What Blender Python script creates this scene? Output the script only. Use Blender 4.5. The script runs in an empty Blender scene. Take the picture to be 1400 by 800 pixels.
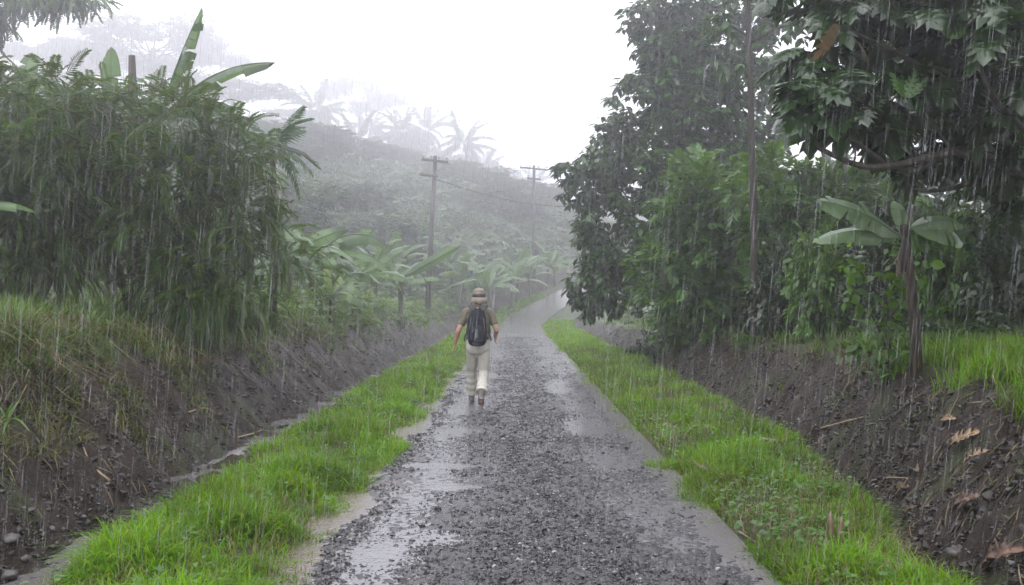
import bpy, bmesh, math, random
import numpy as np
from mathutils import Vector, Matrix

rng = np.random.default_rng(7)
random.seed(7)
scene = bpy.context.scene
COL = scene.collection
PI = math.pi
F_PX, CX_PX, HY = 1300.0, 705.0, 410.0        # focal length, vanishing column and horizon row of a 1400 px wide view

# ------------------------------------------------------------------ noise
def _h(ix, iy, s):
    v = np.sin(ix * 127.1 + iy * 311.7 + s * 74.7) * 43758.5453
    return v - np.floor(v)

def vnoise(x, y, s=0):
    x = np.asarray(x, float); y = np.asarray(y, float)
    ix = np.floor(x); iy = np.floor(y); fx = x - ix; fy = y - iy
    fx = fx * fx * (3 - 2 * fx); fy = fy * fy * (3 - 2 * fy)
    a = _h(ix, iy, s); b = _h(ix + 1, iy, s); c = _h(ix, iy + 1, s); d = _h(ix + 1, iy + 1, s)
    return (a * (1 - fx) + b * fx) * (1 - fy) + (c * (1 - fx) + d * fx) * fy

def fbm(x, y, s=0, o=4, g=0.5):
    t = 0; a = 1; n = 0
    for k in range(o):
        t = t + a * vnoise(x * 2 ** k + 17.3 * k, y * 2 ** k - 9.1 * k, s + k); n += a; a *= g
    return t / n - 0.5

def sstep(x, a, b):
    t = np.clip((x - a) / (b - a), 0, 1)
    return t * t * (3 - 2 * t)

# ------------------------------------------------------------------ terrain functions
_ty = np.arange(-20, 300, 0.25)
def _table(ys, vs, w):
    v = np.interp(_ty, ys, vs); k = np.ones(w) / w
    return np.convolve(np.pad(v, w // 2, mode='edge'), k, mode='same')[w // 2: w // 2 + len(v)]
_cx = _table([-20, 48, 54, 59, 64, 69, 74, 80, 86, 92, 100, 110, 300], [0, 0, 0, .2, .75, 1.8, 3.5, 6, 9.2, 13, 19, 27, 27], 13)
_zc = _table([-20, 52, 58, 62, 66, 70, 75, 80, 86, 92, 100, 110, 300], [0, 0, .03, .2, .55, 1.05, 1.9, 2.75, 3.5, 4.1, 4.7, 5, 5], 13)
cx = lambda Y: np.interp(Y, _ty, _cx)
zc = lambda Y: np.interp(Y, _ty, _zc)
dR = lambda Y: np.interp(Y, [-20, 4, 5.3, 8, 11, 23, 60, 300], [2.2, 2.2, 2.4, 2.85, 3.15, 3.35, 3.3, 3.3])
dL = lambda Y: np.interp(Y, [-20, 5, 10, 20, 60, 300], [2.58, 2.6, 2.66, 2.74, 2.85, 2.85])

def ground_z(X, Y, detail=True):
    X = np.asarray(X, float); Y = np.asarray(Y, float)
    d = X - cx(Y); z0 = zc(Y)
    wob = 0.34 * fbm(Y * 0.5, Y * 0 + 3, 5, 3) + .1 * fbm(Y * 1.7, Y * 0 + 8, 9, 2)
    l = -d + wob                                   # distance to the left of the road's centre
    r = d + wob * .8
    dl = dL(Y); dr = dR(Y)
    hL = 1.5 + .25 * fbm(Y * .21, Y * 0, 2, 2) + .1 * sstep(Y, 16, 9) - .25 * sstep(Y, 30, 60)
    hR = np.interp(Y, [0, 6, 12, 20, 30, 45, 70], [.85, .85, .9, .75, .55, .35, .5]) + .12 * fbm(Y * .35, Y * 0 + 4, 12, 2)
    # left
    verge = .05 + .05 * np.sin(np.clip((l - 1.45) / (dl - 1.45), 0, 1) * PI)
    zl = verge * sstep(l, 1.40, 1.62) - .05
    zl = zl - .33 * sstep(l, dl - .18, dl + .2)
    tb = np.clip((l - dl - .85) / 1.5, 0, 1)
    zl = zl + hL * (1.15 * tb - .15 * tb ** 3) * sstep(l, dl + .72, dl + 1.05)
    zl = zl + .12 * np.clip(l - 5, 0, 4)
    hill = (.32 + .06 * sstep(Y, 80, 210)) * np.clip(l - 8, 0, 400); cap = 24 + 12 * sstep(Y, 80, 210); hill = cap * (1 - np.exp(-hill / cap))
    zl = zl + hill * sstep(Y, 14, 62)
    # right
    zr = (.05 + .04 * np.sin(np.clip((r - 1.45) / (dr - 1.45), 0, 1) * PI)) * sstep(r, 1.40, 1.62) - .05
    zr = zr - .24 * sstep(r, dr - .12, dr + .2)
    tb2 = np.clip((r - dr - .25) / .95, 0, 1)
    zr = zr + (hR + .24) * (1.2 * tb2 - .2 * tb2 ** 3)
    zr = zr + .085 * np.clip(r - 4.4, 0, 6)
    hr_ = .2 * np.clip(r - 12, 0, 400); zr = zr + 14 * (1 - np.exp(-hr_ / 14)) * sstep(Y, 10, 60)
    z = np.where(d < 0, zl, zr) + z0
    z = z + .09 * np.clip(Y - 100, 0, 200)
    if detail:
        soil = soil_mask(d, Y)
        far = sstep(np.abs(d), 4.5, 9)
        z = z + soil * (.30 * fbm(X * 1.6, Y * 1.6, 21, 4, .55) + .13 * fbm(X * .5 + Y * .4, Y * 2.3 - X * .9, 24, 3)) + far * .5 * fbm(X * .35, Y * .35, 31, 3)
    return z

def soil_mask(d, Y):
    l = -d; r = d
    a = sstep(l, dL(Y) - .1, dL(Y) + .15) * (1 - sstep(l, 4.75, 5.15))
    b = sstep(r, dR(Y) - .1, dR(Y) + .12) * (1 - sstep(r, dR(Y) + 1.0, dR(Y) + 1.35))
    return np.clip(a + b, 0, 1)

def gz(x, y): return float(ground_z(np.array([x]), np.array([y]))[0])
def at(px, py, Y): return Vector(((px - CX_PX) / F_PX * Y, Y, 1.6 - (py - HY) / F_PX * Y))
def atx(px, Y): return (px - CX_PX) / F_PX * Y

# ------------------------------------------------------------------ mesh helpers
def np_mesh(name, V, F, smooth=True):
    me = bpy.data.meshes.new(name)
    V = np.ascontiguousarray(V, np.float32); F = np.ascontiguousarray(F, np.int32)
    m, k = F.shape
    me.vertices.add(len(V)); me.vertices.foreach_set('co', V.ravel())
    me.loops.add(m * k); me.loops.foreach_set('vertex_index', F.ravel())
    me.polygons.add(m); me.polygons.foreach_set('loop_start', np.arange(0, m * k, k, dtype=np.int32))
    me.polygons.foreach_set('use_smooth', np.full(m, smooth))
    me.update(calc_edges=True); me.validate()
    return me

def link(name, me, mat=None, parent=None, loc=None):
    o = bpy.data.objects.new(name, me); COL.objects.link(o)
    if mat is not None:
        me.materials.clear()
        for m in (mat if isinstance(mat, (list, tuple)) else [mat]): me.materials.append(m)
    if parent is not None: o.parent = parent
    if loc is not None: o.location = loc
    return o

def tag(o, label, cat, group=None):
    o['label'] = label; o['category'] = cat
    if group: o['group'] = group
    return o

def empty(name, loc, rz=0.0, label=None, cat=None, group=None):
    o = bpy.data.objects.new(name, None); COL.objects.link(o)
    o.location = loc; o.rotation_euler = (0, 0, rz); o.empty_display_size = .2
    if label: tag(o, label, cat, group)
    return o

def copy_tree(o, parent=None):
    c = o.copy(); COL.objects.link(c)
    if parent is not None: c.parent = parent
    for ch in list(o.children): copy_tree(ch, c)
    return c

class Geo:
    """collects triangles"""
    def __init__(s): s.v = []; s.f = []; s.n = 0; s.m = []
    def add(s, V, F, mi=0):
        V = np.asarray(V, float); F = np.asarray(F, int)
        s.v.append(V); s.f.append(F + s.n); s.n += len(V); s.m.append(np.full(len(F), mi))
    def mesh(s, name, smooth=True):
        me = np_mesh(name, np.vstack(s.v), np.vstack(s.f), smooth)
        mi = np.concatenate(s.m)
        if mi.max() > 0 and len(me.polygons) == len(mi): me.polygons.foreach_set('material_index', mi.astype(np.int32))
        return me

def quads2tris(q):
    q = np.asarray(q); return np.vstack([q[:, [0, 1, 2]], q[:, [0, 2, 3]]])

def tube(P, R, n=8, ry=None, jit=0.0, cap=True, ref=None):
    """rings of n points along the polyline P with radii R (and ry for an elliptic section)"""
    P = np.asarray(P, float); k = len(P)
    R = np.broadcast_to(np.asarray(R, float), (k,)); R2 = R if ry is None else np.broadcast_to(np.asarray(ry, float), (k,))
    T = np.gradient(P, axis=0); T /= np.linalg.norm(T, axis=1)[:, None] + 1e-9
    a = np.array([1., 0, 0] if ref is None else ref)
    if ref is None and abs(T[0] @ a) > .8: a = np.array([0, 1., 0])
    V = []
    for i in range(k):
        u = a - T[i] * (a @ T[i]); u /= np.linalg.norm(u) + 1e-9; w = np.cross(T[i], u)
        if ref is None: a = u
        th = np.arange(n) / n * 2 * PI
        j = 1 + (jit * (rng.random(n) - .5) if jit else 0)
        V.append(P[i] + (np.cos(th) * R[i] * j)[:, None] * u + (np.sin(th) * R2[i] * j)[:, None] * w)
    V = np.vstack(V); q = []
    for i in range(k - 1):
        for j in range(n):
            q.append((i * n + j, i * n + (j + 1) % n, (i + 1) * n + (j + 1) % n, (i + 1) * n + j))
    F = quads2tris(q)
    if cap:
        c0 = len(V); V = np.vstack([V, P[0], P[-1]]); e = (k - 1) * n
        F = np.vstack([F, [(c0, (j + 1) % n, j) for j in range(n)], [(c0 + 1, e + j, e + (j + 1) % n) for j in range(n)]])
    return V, F

def smooth_path(P, n):
    """Catmull-Rom through P"""
    P = np.asarray(P, float); Q = np.vstack([2 * P[0] - P[1], P, 2 * P[-1] - P[-2]]); out = []
    for t in np.linspace(0, len(P) - 1 - 1e-6, n):
        i = int(t); f = t - i; p0, p1, p2, p3 = Q[i:i + 4]
        out.append(.5 * (2 * p1 + (p2 - p0) * f + (2 * p0 - 5 * p1 + 4 * p2 - p3) * f * f + (3 * p1 - p0 - 3 * p2 + p3) * f ** 3))
    return np.array(out)

def box(g, c, s, rot=None, mi=0):
    V = np.array([(x, y, z) for x in (-1, 1) for y in (-1, 1) for z in (-1, 1)], float) * np.array(s) / 2
    if rot is not None: V = V @ np.array(rot.to_3x3()).T
    F = quads2tris([(0, 1, 3, 2), (4, 6, 7, 5), (0, 4, 5, 1), (2, 3, 7, 6), (0, 2, 6, 4), (1, 5, 7, 3)])
    g.add(V + np.array(c), F, mi)

def scatter(tv, tf, pos, axis, nrm, scale):
    """copies of a template (leaf along +y, face up +z) as one vertex and one face array"""
    n = len(pos); k = len(tv)
    a = axis / (np.linalg.norm(axis, axis=1)[:, None] + 1e-9)
    s = np.cross(a, nrm); s /= np.linalg.norm(s, axis=1)[:, None] + 1e-9
    u = np.cross(s, a)
    sc = np.asarray(scale, float)
    if sc.ndim == 1: sc = np.repeat(sc[:, None], 3, 1)
    V = pos[:, None, :] + (tv[None, :, 0] * sc[:, :1])[..., None] * s[:, None, :] + (tv[None, :, 1] * sc[:, 1:2])[..., None] * a[:, None, :] + (tv[None, :, 2] * sc[:, 2:3])[..., None] * u[:, None, :]
    F = tf[None] + (np.arange(n) * k)[:, None, None]
    return V.reshape(-1, 3), F.reshape(-1, 3)

# ------------------------------------------------------------------ leaf templates
def t_leaf(w=.42, fold=.12, droop=.16):
    """one simple pointed leaf of length 1"""
    ys = [0, .3, .65, 1.0]; ws = [0, w * .9 / 2 * 1.0, w / 2 * .85, 0]
    V = [(0, 0, 0)]
    for y, x in zip(ys[1:3], ws[1:3]):
        z = -droop * y * y
        V += [(-x, y, z + fold * x * 2), (0, y, z), (x, y, z + fold * x * 2)]
    V += [(0, 1, -droop)]
    F = [(0, 2, 1), (0, 3, 2), (1, 2, 5), (1, 5, 4), (2, 3, 6), (2, 6, 5), (4, 5, 7), (5, 6, 7)]
    return np.array(V, float), np.array(F)

def t_lobed(pairs=5, w=.34, droop=.35):
    """deeply lobed broad leaf of length 1"""
    V = []; F = []
    bend = lambda y, x: -droop * y * y - .35 * abs(x) * abs(x) * 2
    def add(x, y): V.append((x, y, bend(y, x))); return len(V) - 1
    ym = np.linspace(.08, .9, pairs + 1)
    mids = [add(0, y) for y in ym]; base = add(0, 0)
    tip = add(0, 1.06)
    for sg in (-1, 1):
        prof = [w * math.sin(PI * (.22 + .68 * (i + .5) / pairs)) for i in range(pairs)]
        sin_ = [add(sg * .045, ym[0])]
        for i in range(1, pairs): sin_.append(add(sg * .27 * min(prof[i - 1], prof[i]), ym[i] + .02))
        sin_.append(add(sg * .12, ym[-1] + .02))
        for i in range(pairs):
            t = add(sg * prof[i] * 1.15, ym[i] + .9 / pairs * .95 + .05); t2 = add(sg * prof[i] * .75, ym[i] + .05); 
            a, b, c, d2 = mids[i], sin_[i], sin_[i + 1], mids[i + 1]
            fs = [(a, b, t2), (a, t2, d2), (d2, t2, c), (c, t2, t)]
            F += [f if sg > 0 else f[::-1] for f in fs]
        F.append((mids[-1], sin_[-1], tip) if sg > 0 else (mids[-1], tip, sin_[-1]))
    F.append((base, mids[0], mids[0] + 0)) if False else None
    # petiole
    k = len(V); V += [(-.012, -.15, .0), (.012, -.15, .0), (.012, .9, bend(.9, 0) + .006), (-.012, .9, bend(.9, 0) + .006), (-.014, .45, bend(.45, 0) + .006), (.014, .45, bend(.45, 0) + .006)]
    F += [(k, k + 1, k + 5), (k, k + 5, k + 4), (k + 4, k + 5, k + 2), (k + 4, k + 2, k + 3)]
    return np.array(V, float), np.array(F)

def t_frond(pairs=13, ll=.26, lw=.05, droop=.55, hang=.5, seed=0):
    """feathered frond of length 1 with narrow leaflets"""
    r = random.Random(seed); V = []; F = []
    pt = lambda t: np.array([0, t * (1 - .25 * droop * t), .12 * t - droop * t * t * .75])
    N = 8
    for i in range(N + 1):
        p = pt(i / N); V += [p + [-.007, 0, 0], p + [.007, 0, 0]]
    for i in range(N):
        F += [(2 * i, 2 * i + 1, 2 * i + 3), (2 * i, 2 * i + 3, 2 * i + 2)]
    for i in range(pairs):
        t = .12 + .86 * i / (pairs - 1); p = pt(t); L = ll * (math.sin(PI * (.18 + .72 * t)) * .8 + .2) * r.uniform(.85, 1.15)
        for sg in (-1, 1):
            d = np.array([sg * .8, .55, -hang * r.uniform(.6, 1.3)]); d /= np.linalg.norm(d)
            sd = np.array([sg * -.3, .8, .3]); sd /= np.linalg.norm(sd)
            k = len(V)
            V += [p, p + d * L * .45 + sd * lw * .5, p + d * L * 1.0 + np.array([0, 0, -.12 * L * hang]), p + d * L * .45 - sd * lw * .5]
            F += [(k, k + 1, k + 2), (k, k + 2, k + 3)]
    return np.array(V, float), np.array(F)

def t_spray(n=9, seed=3):
    """twig end with several small leaves, size about 1"""
    r = random.Random(seed); tv, tf = t_leaf(.46, .15, .2); V = []; F = []; k = 0
    for i in range(n):
        t = i / (n - 1); sg = -1 if i % 2 else 1
        d = Vector((sg * r.uniform(.5, 1), .5 + t * .8, r.uniform(-.45, .15))).normalized()
        nn = Vector((0, -.2, 1)); s = d.cross(nn).normalized(); u = s.cross(d)
        L = r.uniform(.3, .45); o = Vector((0, t * .7, -.12 * t * t))
        for v in tv: V.append(o + (s * v[0] + d * v[1] + u * v[2]) * L)
        F += [tuple(int(x) + k for x in f) for f in tf]; k += len(tv)
    return np.array(V, float), np.array(F)

def t_stone(seed, sub=0):
    r = random.Random(seed); bm = bmesh.new(); 
    if sub == 0:
        bmesh.ops.create_cone(bm, segments=4, radius1=.5, radius2=.35, depth=.7, cap_ends=True, cap_tris=True)
    else: bmesh.ops.create_icosphere(bm, subdivisions=sub, radius=.5)
    for v in bm.verts:
        v.co = Vector((v.co.x * 1.15 + r.uniform(-.13, .13), v.co.y + r.uniform(-.13, .13), v.co.z * .75 + r.uniform(-.1, .1)))
    bmesh.ops.triangulate(bm, faces=bm.faces[:]); bm.verts.ensure_lookup_table()
    V = np.array([v.co[:] for v in bm.verts]); F = np.array([[v.index for v in f.verts] for f in bm.faces]); bm.free()
    return V, F

# ------------------------------------------------------------------ materials
def new_mat(name):
    m = bpy.data.materials.new(name); m.use_nodes = True; nt = m.node_tree
    p = nt.nodes['Principled BSDF']; return m, nt, p

def ramp(nt, stops):
    r = nt.nodes.new('ShaderNodeValToRGB'); e = r.color_ramp.elements
    while len(e) < len(stops): e.new(.5)
    for x, (pos, c) in zip(e, stops): x.position = pos; x.color = (*c, 1)
    return r

def noise_tex(nt, scale, detail=5, rough=.55, coord='Object', dist=0):
    tc = nt.nodes.new('ShaderNodeTexCoord'); n = nt.nodes.new('ShaderNodeTexNoise')
    n.inputs['Scale'].default_value = scale; n.inputs['Detail'].default_value = detail; n.inputs['Roughness'].default_value = rough; n.inputs['Distortion'].default_value = dist
    nt.links.new(tc.outputs[coord], n.inputs['Vector']); return n

def add_bump(nt, p, src, strength=.4, dist=.02):
    b = nt.nodes.new('ShaderNodeBump'); b.inputs['Strength'].default_value = strength; b.inputs['Distance'].default_value = dist
    nt.links.new(src, b.inputs['Height']); nt.links.new(b.outputs['Normal'], p.inputs['Normal']); return b

def foliage(name, cols, trans=.3, rough=.38, tcol=None, spec=.5):
    """leaf: hue varies from leaf to leaf, wet sheen, light shines through"""
    m, nt, p = new_mat(name); g = nt.nodes.new('ShaderNodeNewGeometry')
    r = ramp(nt, [(i / max(1, len(cols) - 1), c) for i, c in enumerate(cols)])
    nt.links.new(g.outputs['Random Per Island'], r.inputs['Fac'])
    n = noise_tex(nt, 1.3, 2); mx = nt.nodes.new('ShaderNodeHueSaturation')
    mp = nt.nodes.new('ShaderNodeMapRange'); mp.inputs['From Min'].default_value = .3; mp.inputs['From Max'].default_value = .7; mp.inputs['To Min'].default_value = .6; mp.inputs['To Max'].default_value = 1.4
    nt.links.new(n.outputs['Fac'], mp.inputs['Value']); nt.links.new(mp.outputs['Result'], mx.inputs['Value']); nt.links.new(r.outputs['Color'], mx.inputs['Color'])
    nt.links.new(mx.outputs['Color'], p.inputs['Base Color'])
    p.inputs['Roughness'].default_value = rough; p.inputs['Specular IOR Level'].default_value = spec
    t = nt.nodes.new('ShaderNodeBsdfTranslucent'); h = nt.nodes.new('ShaderNodeHueSaturation'); h.inputs['Hue'].default_value = .475; h.inputs['Saturation'].default_value = 1.1; h.inputs['Value'].default_value = 1.7
    nt.links.new(mx.outputs['Color'], h.inputs['Color']); nt.links.new(h.outputs['Color'], t.inputs['Color'])
    ms = nt.nodes.new('ShaderNodeMixShader'); ms.inputs[0].default_value = trans
    nt.links.new(p.outputs[0], ms.inputs[1]); nt.links.new(t.outputs[0], ms.inputs[2]); nt.links.new(ms.outputs[0], nt.nodes['Material Output'].inputs['Surface'])
    return m

def simple(name, c1, c2, scale=8, rough=.5, bump=.3, bdist=.01, stretch=None, spec=.5, metal=0):
    m, nt, p = new_mat(name); n = noise_tex(nt, scale)
    if stretch:
        mp = nt.nodes.new('ShaderNodeMapping'); mp.inputs['Scale'].default_value = stretch
        tc = [x for x in nt.nodes if x.bl_idname == 'ShaderNodeTexCoord'][0]
        nt.links.new(tc.outputs['Object'], mp.inputs['Vector']); nt.links.new(mp.outputs[0], n.inputs['Vector'])
    r = ramp(nt, [(.3, c1), (.7, c2)]); nt.links.new(n.outputs['Fac'], r.inputs['Fac']); nt.links.new(r.outputs['Color'], p.inputs['Base Color'])
    p.inputs['Roughness'].default_value = rough; p.inputs['Specular IOR Level'].default_value = spec; p.inputs['Metallic'].default_value = metal
    if bump: add_bump(nt, p, n.outputs['Fac'], bump, bdist)
    return m

M = {}
M['grass'] = foliage('wet_grass', [(.06, .17, .005), (.1, .26, .007), (.082, .215, .009), (.13, .235, .015), (.115, .155, .03), (.066, .15, .01)], .48, .45, None, .22)
M['tallgrass'] = foliage('tall_grass', [(.045, .10, .014), (.07, .14, .02), (.06, .125, .022), (.10, .13, .035)], .4, .45)
M['straw'] = foliage('straw', [(.10, .075, .035), (.16, .12, .06), (.06, .045, .024), (.09, .10, .025)], .2, .6)
M['moss'] = foliage('moss_blades', [(.06, .085, .012), (.1, .105, .018), (.045, .075, .012), (.09, .065, .025)], .3, .5)
M['feather'] = foliage('feather_leaf', [(.02, .066, .006), (.03, .09, .007), (.052, .078, .01), (.036, .105, .009), (.08, .06, .012)], .36, .34, None, .5)
M['bigleaf'] = foliage('big_leaf', [(.016, .048, .008), (.025, .07, .01), (.036, .092, .013)], .28, .3)
M['lush'] = foliage('lush_leaf', [(.032, .092, .01), (.05, .13, .012), (.04, .105, .01), (.075, .155, .018)], .35, .4)
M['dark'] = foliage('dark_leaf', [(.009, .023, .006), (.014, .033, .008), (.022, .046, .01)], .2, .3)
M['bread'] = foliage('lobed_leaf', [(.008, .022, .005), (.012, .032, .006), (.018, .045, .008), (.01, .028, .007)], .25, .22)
M['bread2'] = foliage('bright_green_leaf', [(.045, .12, .01), (.065, .15, .014)], .5, .3)  # bright yellow-green leaf colour of the sapling and the bank weed
M['hill'] = foliage('hill_leaf', [(.035, .07, .025), (.05, .09, .03), (.065, .1, .035)], .25, .45)
M['banana'] = foliage('banana_leaf', [(.045, .1, .028), (.06, .125, .03), (.075, .14, .035)], .4, .26)
M['banana_sheen'] = foliage('banana_sheen_leaf', [(.13, .21, .1), (.15, .23, .115)], .35, .3)  # reflected sky sheen put into a paler base colour for overshadowed leaves
M['bananay'] = foliage('banana_young_leaf', [(.12, .2, .035), (.15, .22, .05)], .5, .3)
M['deadleaf'] = foliage('dead_leaf', [(.075, .048, .03), (.12, .078, .045), (.05, .032, .022)], .2, .5)
M['olive'] = foliage('olive_leaf', [(.05, .04, .014), (.07, .05, .02), (.06, .05, .015)], .3, .4)
M['tanleaf'] = foliage('tan_leaf', [(.2, .13, .065), (.27, .185, .1)], .1, .4)
M['redleaf'] = foliage('red_leaf', [(.085, .045, .03), (.13, .072, .045)], .1, .45)
M['bark'] = simple('bark', (.014, .011, .0095), (.055, .044, .036), 14, .65, .7, .02, (1, 1, .35), .25)
M['barkpale'] = simple('bark_pale', (.016, .0135, .011), (.065, .055, .045), 20, .7, .8, .02, (1, 1, 1.6), .2)
M['stem'] = simple('banana_stem', (.01, .0065, .004), (.045, .031, .018), 7, .7, .7, .03, (1, 1, .25), .2)
M['stemg'] = simple('green_stem', (.03, .036, .014), (.075, .085, .04), 7, .6, .5, .02, (1, 1, .25), .25)
M['pole'] = simple('pole_wood', (.022, .019, .018), (.06, .053, .05), 9, .65, .5, .01, (1, 1, .15))
M['metal'] = simple('grey_metal', (.18, .18, .19), (.28, .28, .29), 20, .4, .1, .003, None, .5, .8)
M['ceramic'] = simple('ceramic', (.25, .22, .2), (.32, .29, .27), 20, .25, 0)
M['wire'] = simple('wire', (.02, .02, .022), (.035, .035, .037), 20, .5, 0)
M['stone'] = simple('wet_stone', (.01, .0097, .0105), (.036, .0345, .036), 30, .22, .3, .004)
M['glintstone'] = simple('glint_stone', (.1, .095, .095), (.3, .28, .27), 30, .3, .3, .004)  # light chip colour that stands in for wet glints among the stones
M['rock'] = simple('pale_rock', (.025, .023, .022), (.085, .078, .074), 9, .45, .8, .01)
M['clod'] = simple('soil_clod', (.006, .0045, .0035), (.03, .022, .017), 12, .38, .5, .01, None, .35)
M['stick'] = simple('pale_stick', (.2, .14, .08), (.36, .27, .17), 12, .5, .4, .005)
M['log'] = simple('dark_log', (.05, .035, .025), (.2, .14, .09), 16, .5, .5, .01)
M['skin'] = simple('skin', (.34, .19, .13), (.42, .24, .17), 30, .42, .1, .002)
M['shirt'] = simple('olive_cloth', (.075, .065, .038), (.125, .11, .07), 10, .7, .7, .02)
M['pants'] = simple('khaki_cloth', (.33, .315, .27), (.5, .48, .42), 7, .7, .9, .03, (1, 1, .5))
M['hat'] = simple('tan_cloth', (.15, .125, .095), (.23, .195, .15), 16, .8, .3, .006)
M['band'] = simple('dark_band', (.02, .018, .018), (.04, .035, .033), 20, .7, .2, .004)
M['pack'] = simple('navy_nylon', (.005, .006, .010), (.014, .016, .024), 15, .7, .5, .012, None, .15)
M['packgrey'] = simple('grey_mesh', (.03, .033, .042), (.07, .075, .09), 40, .55, .3, .004)
M['strap'] = simple('black_strap', (.015, .015, .017), (.03, .03, .033), 30, .6, .1, .002)
M['shoe'] = simple('grey_shoe', (.1, .09, .08), (.2, .185, .165), 20, .55, .3, .004)
M['sole'] = simple('sole', (.06, .055, .05), (.12, .11, .1), 20, .6, .1, .002)
M['hair'] = simple('brown_hair', (.05, .03, .02), (.12, .07, .045), 40, .5, .5, .004, (1, 1, .2))

# ground: soil where the bank is bare, litter and moss elsewhere
def ground_material():
    m, nt, p = new_mat('ground_soil'); L = nt.links
    at_ = nt.nodes.new('ShaderNodeAttribute'); at_.attribute_name = 'bare'
    n1 = noise_tex(nt, 3.0, 8, .65); n2 = noise_tex(nt, 26, 6, .7); n3 = noise_tex(nt, .7, 4, .6)
    soil = ramp(nt, [(.32, (.006, .0035, .0022)), (.48, (.016, .0098, .0062)), (.6, (.032, .021, .0145)), (.74, (.068, .052, .041))])
    mx = nt.nodes.new('ShaderNodeMath'); mx.operation = 'ADD'; h = nt.nodes.new('ShaderNodeMath'); h.operation = 'MULTIPLY'; h.inputs[1].default_value = .5
    L.new(n1.outputs['Fac'], mx.inputs[0]); L.new(n2.outputs['Fac'], mx.inputs[1]); L.new(mx.outputs[0], h.inputs[0]); L.new(h.outputs[0], soil.inputs['Fac'])
    cover = ramp(nt, [(.3, (.02, .028, .008)), (.5, (.035, .055, .012)), (.7, (.055, .055, .02))])
    L.new(n1.outputs['Fac'], cover.inputs['Fac'])
    mc = nt.nodes.new('ShaderNodeMix'); mc.data_type = 'RGBA'
    L.new(at_.outputs['Fac'], mc.inputs['Factor']); L.new(cover.outputs['Color'], mc.inputs['A']); L.new(soil.outputs['Color'], mc.inputs['B'])
    L.new(mc.outputs['Result'], p.inputs['Base Color'])
    rr = nt.nodes.new('ShaderNodeMapRange'); rr.inputs['To Min'].default_value = .3; rr.inputs['To Max'].default_value = .7; p.inputs['Specular IOR Level'].default_value = .2
    L.new(n3.outputs['Fac'], rr.inputs['Value']); L.new(rr.outputs['Result'], p.inputs['Roughness'])
    add_bump(nt, p, h.outputs[0], 1.0, .07)
    return m
M['ground'] = ground_material()

def road_material():
    m, nt, p = new_mat('worn_asphalt'); L = nt.links
    n1 = noise_tex(nt, 55, 6, .7); n2 = noise_tex(nt, 1.6, 5, .6); 
    v = nt.nodes.new('ShaderNodeTexVoronoi'); v.inputs['Scale'].default_value = 38
    tc = nt.nodes.new('ShaderNodeTexCoord'); L.new(tc.outputs['Object'], v.inputs['Vector'])
    c = ramp(nt, [(.25, (.012, .012, .0125)), (.5, (.026, .025, .026)), (.72, (.05, .047, .047)), (.85, (.075, .07, .067))])
    mm = nt.nodes.new('ShaderNodeMix'); mm.data_type = 'FLOAT'; mm.inputs['Factor'].default_value = .5
    L.new(n1.outputs['Fac'], mm.inputs['A']); L.new(n2.outputs['Fac'], mm.inputs['B']); L.new(mm.outputs['Result'], c.inputs['Fac'])
    brown = nt.nodes.new('ShaderNodeAttribute'); brown.attribute_name = 'mud'
    mc = nt.nodes.new('ShaderNodeMix'); mc.data_type = 'RGBA'; mc.inputs['B'].default_value = (.075, .058, .046, 1)
    L.new(brown.outputs['Fac'], mc.inputs['Factor']); L.new(c.outputs['Color'], mc.inputs['A']); st_ = nt.nodes.new('ShaderNodeAttribute'); st_.attribute_name = 'stony'; md = nt.nodes.new('ShaderNodeMix'); md.data_type = 'RGBA'; md.blend_type = 'MULTIPLY'; md.inputs['B'].default_value = (.5, .5, .5, 1)
    L.new(st_.outputs['Fac'], md.inputs['Factor']); L.new(mc.outputs['Result'], md.inputs['A']); L.new(md.outputs['Result'], p.inputs['Base Color'])
    wet = ramp(nt, [(.3, (.13,) * 3), (.7, (.34,) * 3)]); L.new(n2.outputs['Fac'], wet.inputs['Fac']); L.new(wet.outputs['Color'], p.inputs['Roughness'])
    ad = nt.nodes.new('ShaderNodeMath'); ad.operation = 'SUBTRACT'; L.new(n1.outputs['Fac'], ad.inputs[0]); L.new(v.outputs['Distance'], ad.inputs[1])
    add_bump(nt, p, ad.outputs[0], .5, .012)
    return m
M['road'] = road_material()

def water_material():
    m, nt, p = new_mat('rain_water'); L = nt.links
    n = noise_tex(nt, 34, 3, .5); n2 = noise_tex(nt, 7, 3, .5)
    a = nt.nodes.new('ShaderNodeAttribute'); a.attribute_name = 'mud'
    mc = nt.nodes.new('ShaderNodeMix'); mc.data_type = 'RGBA'; mc.inputs['A'].default_value = (.13, .127, .133, 1); mc.inputs['B'].default_value = (.115, .094, .08, 1)
    L.new(a.outputs['Fac'], mc.inputs['Factor']); L.new(mc.outputs['Result'], p.inputs['Base Color'])
    p.inputs['Roughness'].default_value = .17; p.inputs['IOR'].default_value = 1.33; p.inputs['Specular IOR Level'].default_value = .6
    s = nt.nodes.new('ShaderNodeMath'); s.operation = 'ADD'; L.new(n.outputs['Fac'], s.inputs[0]); L.new(n2.outputs['Fac'], s.inputs[1])
    add_bump(nt, p, s.outputs[0], .4, .008)
    return m
M['water'] = water_material()

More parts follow.
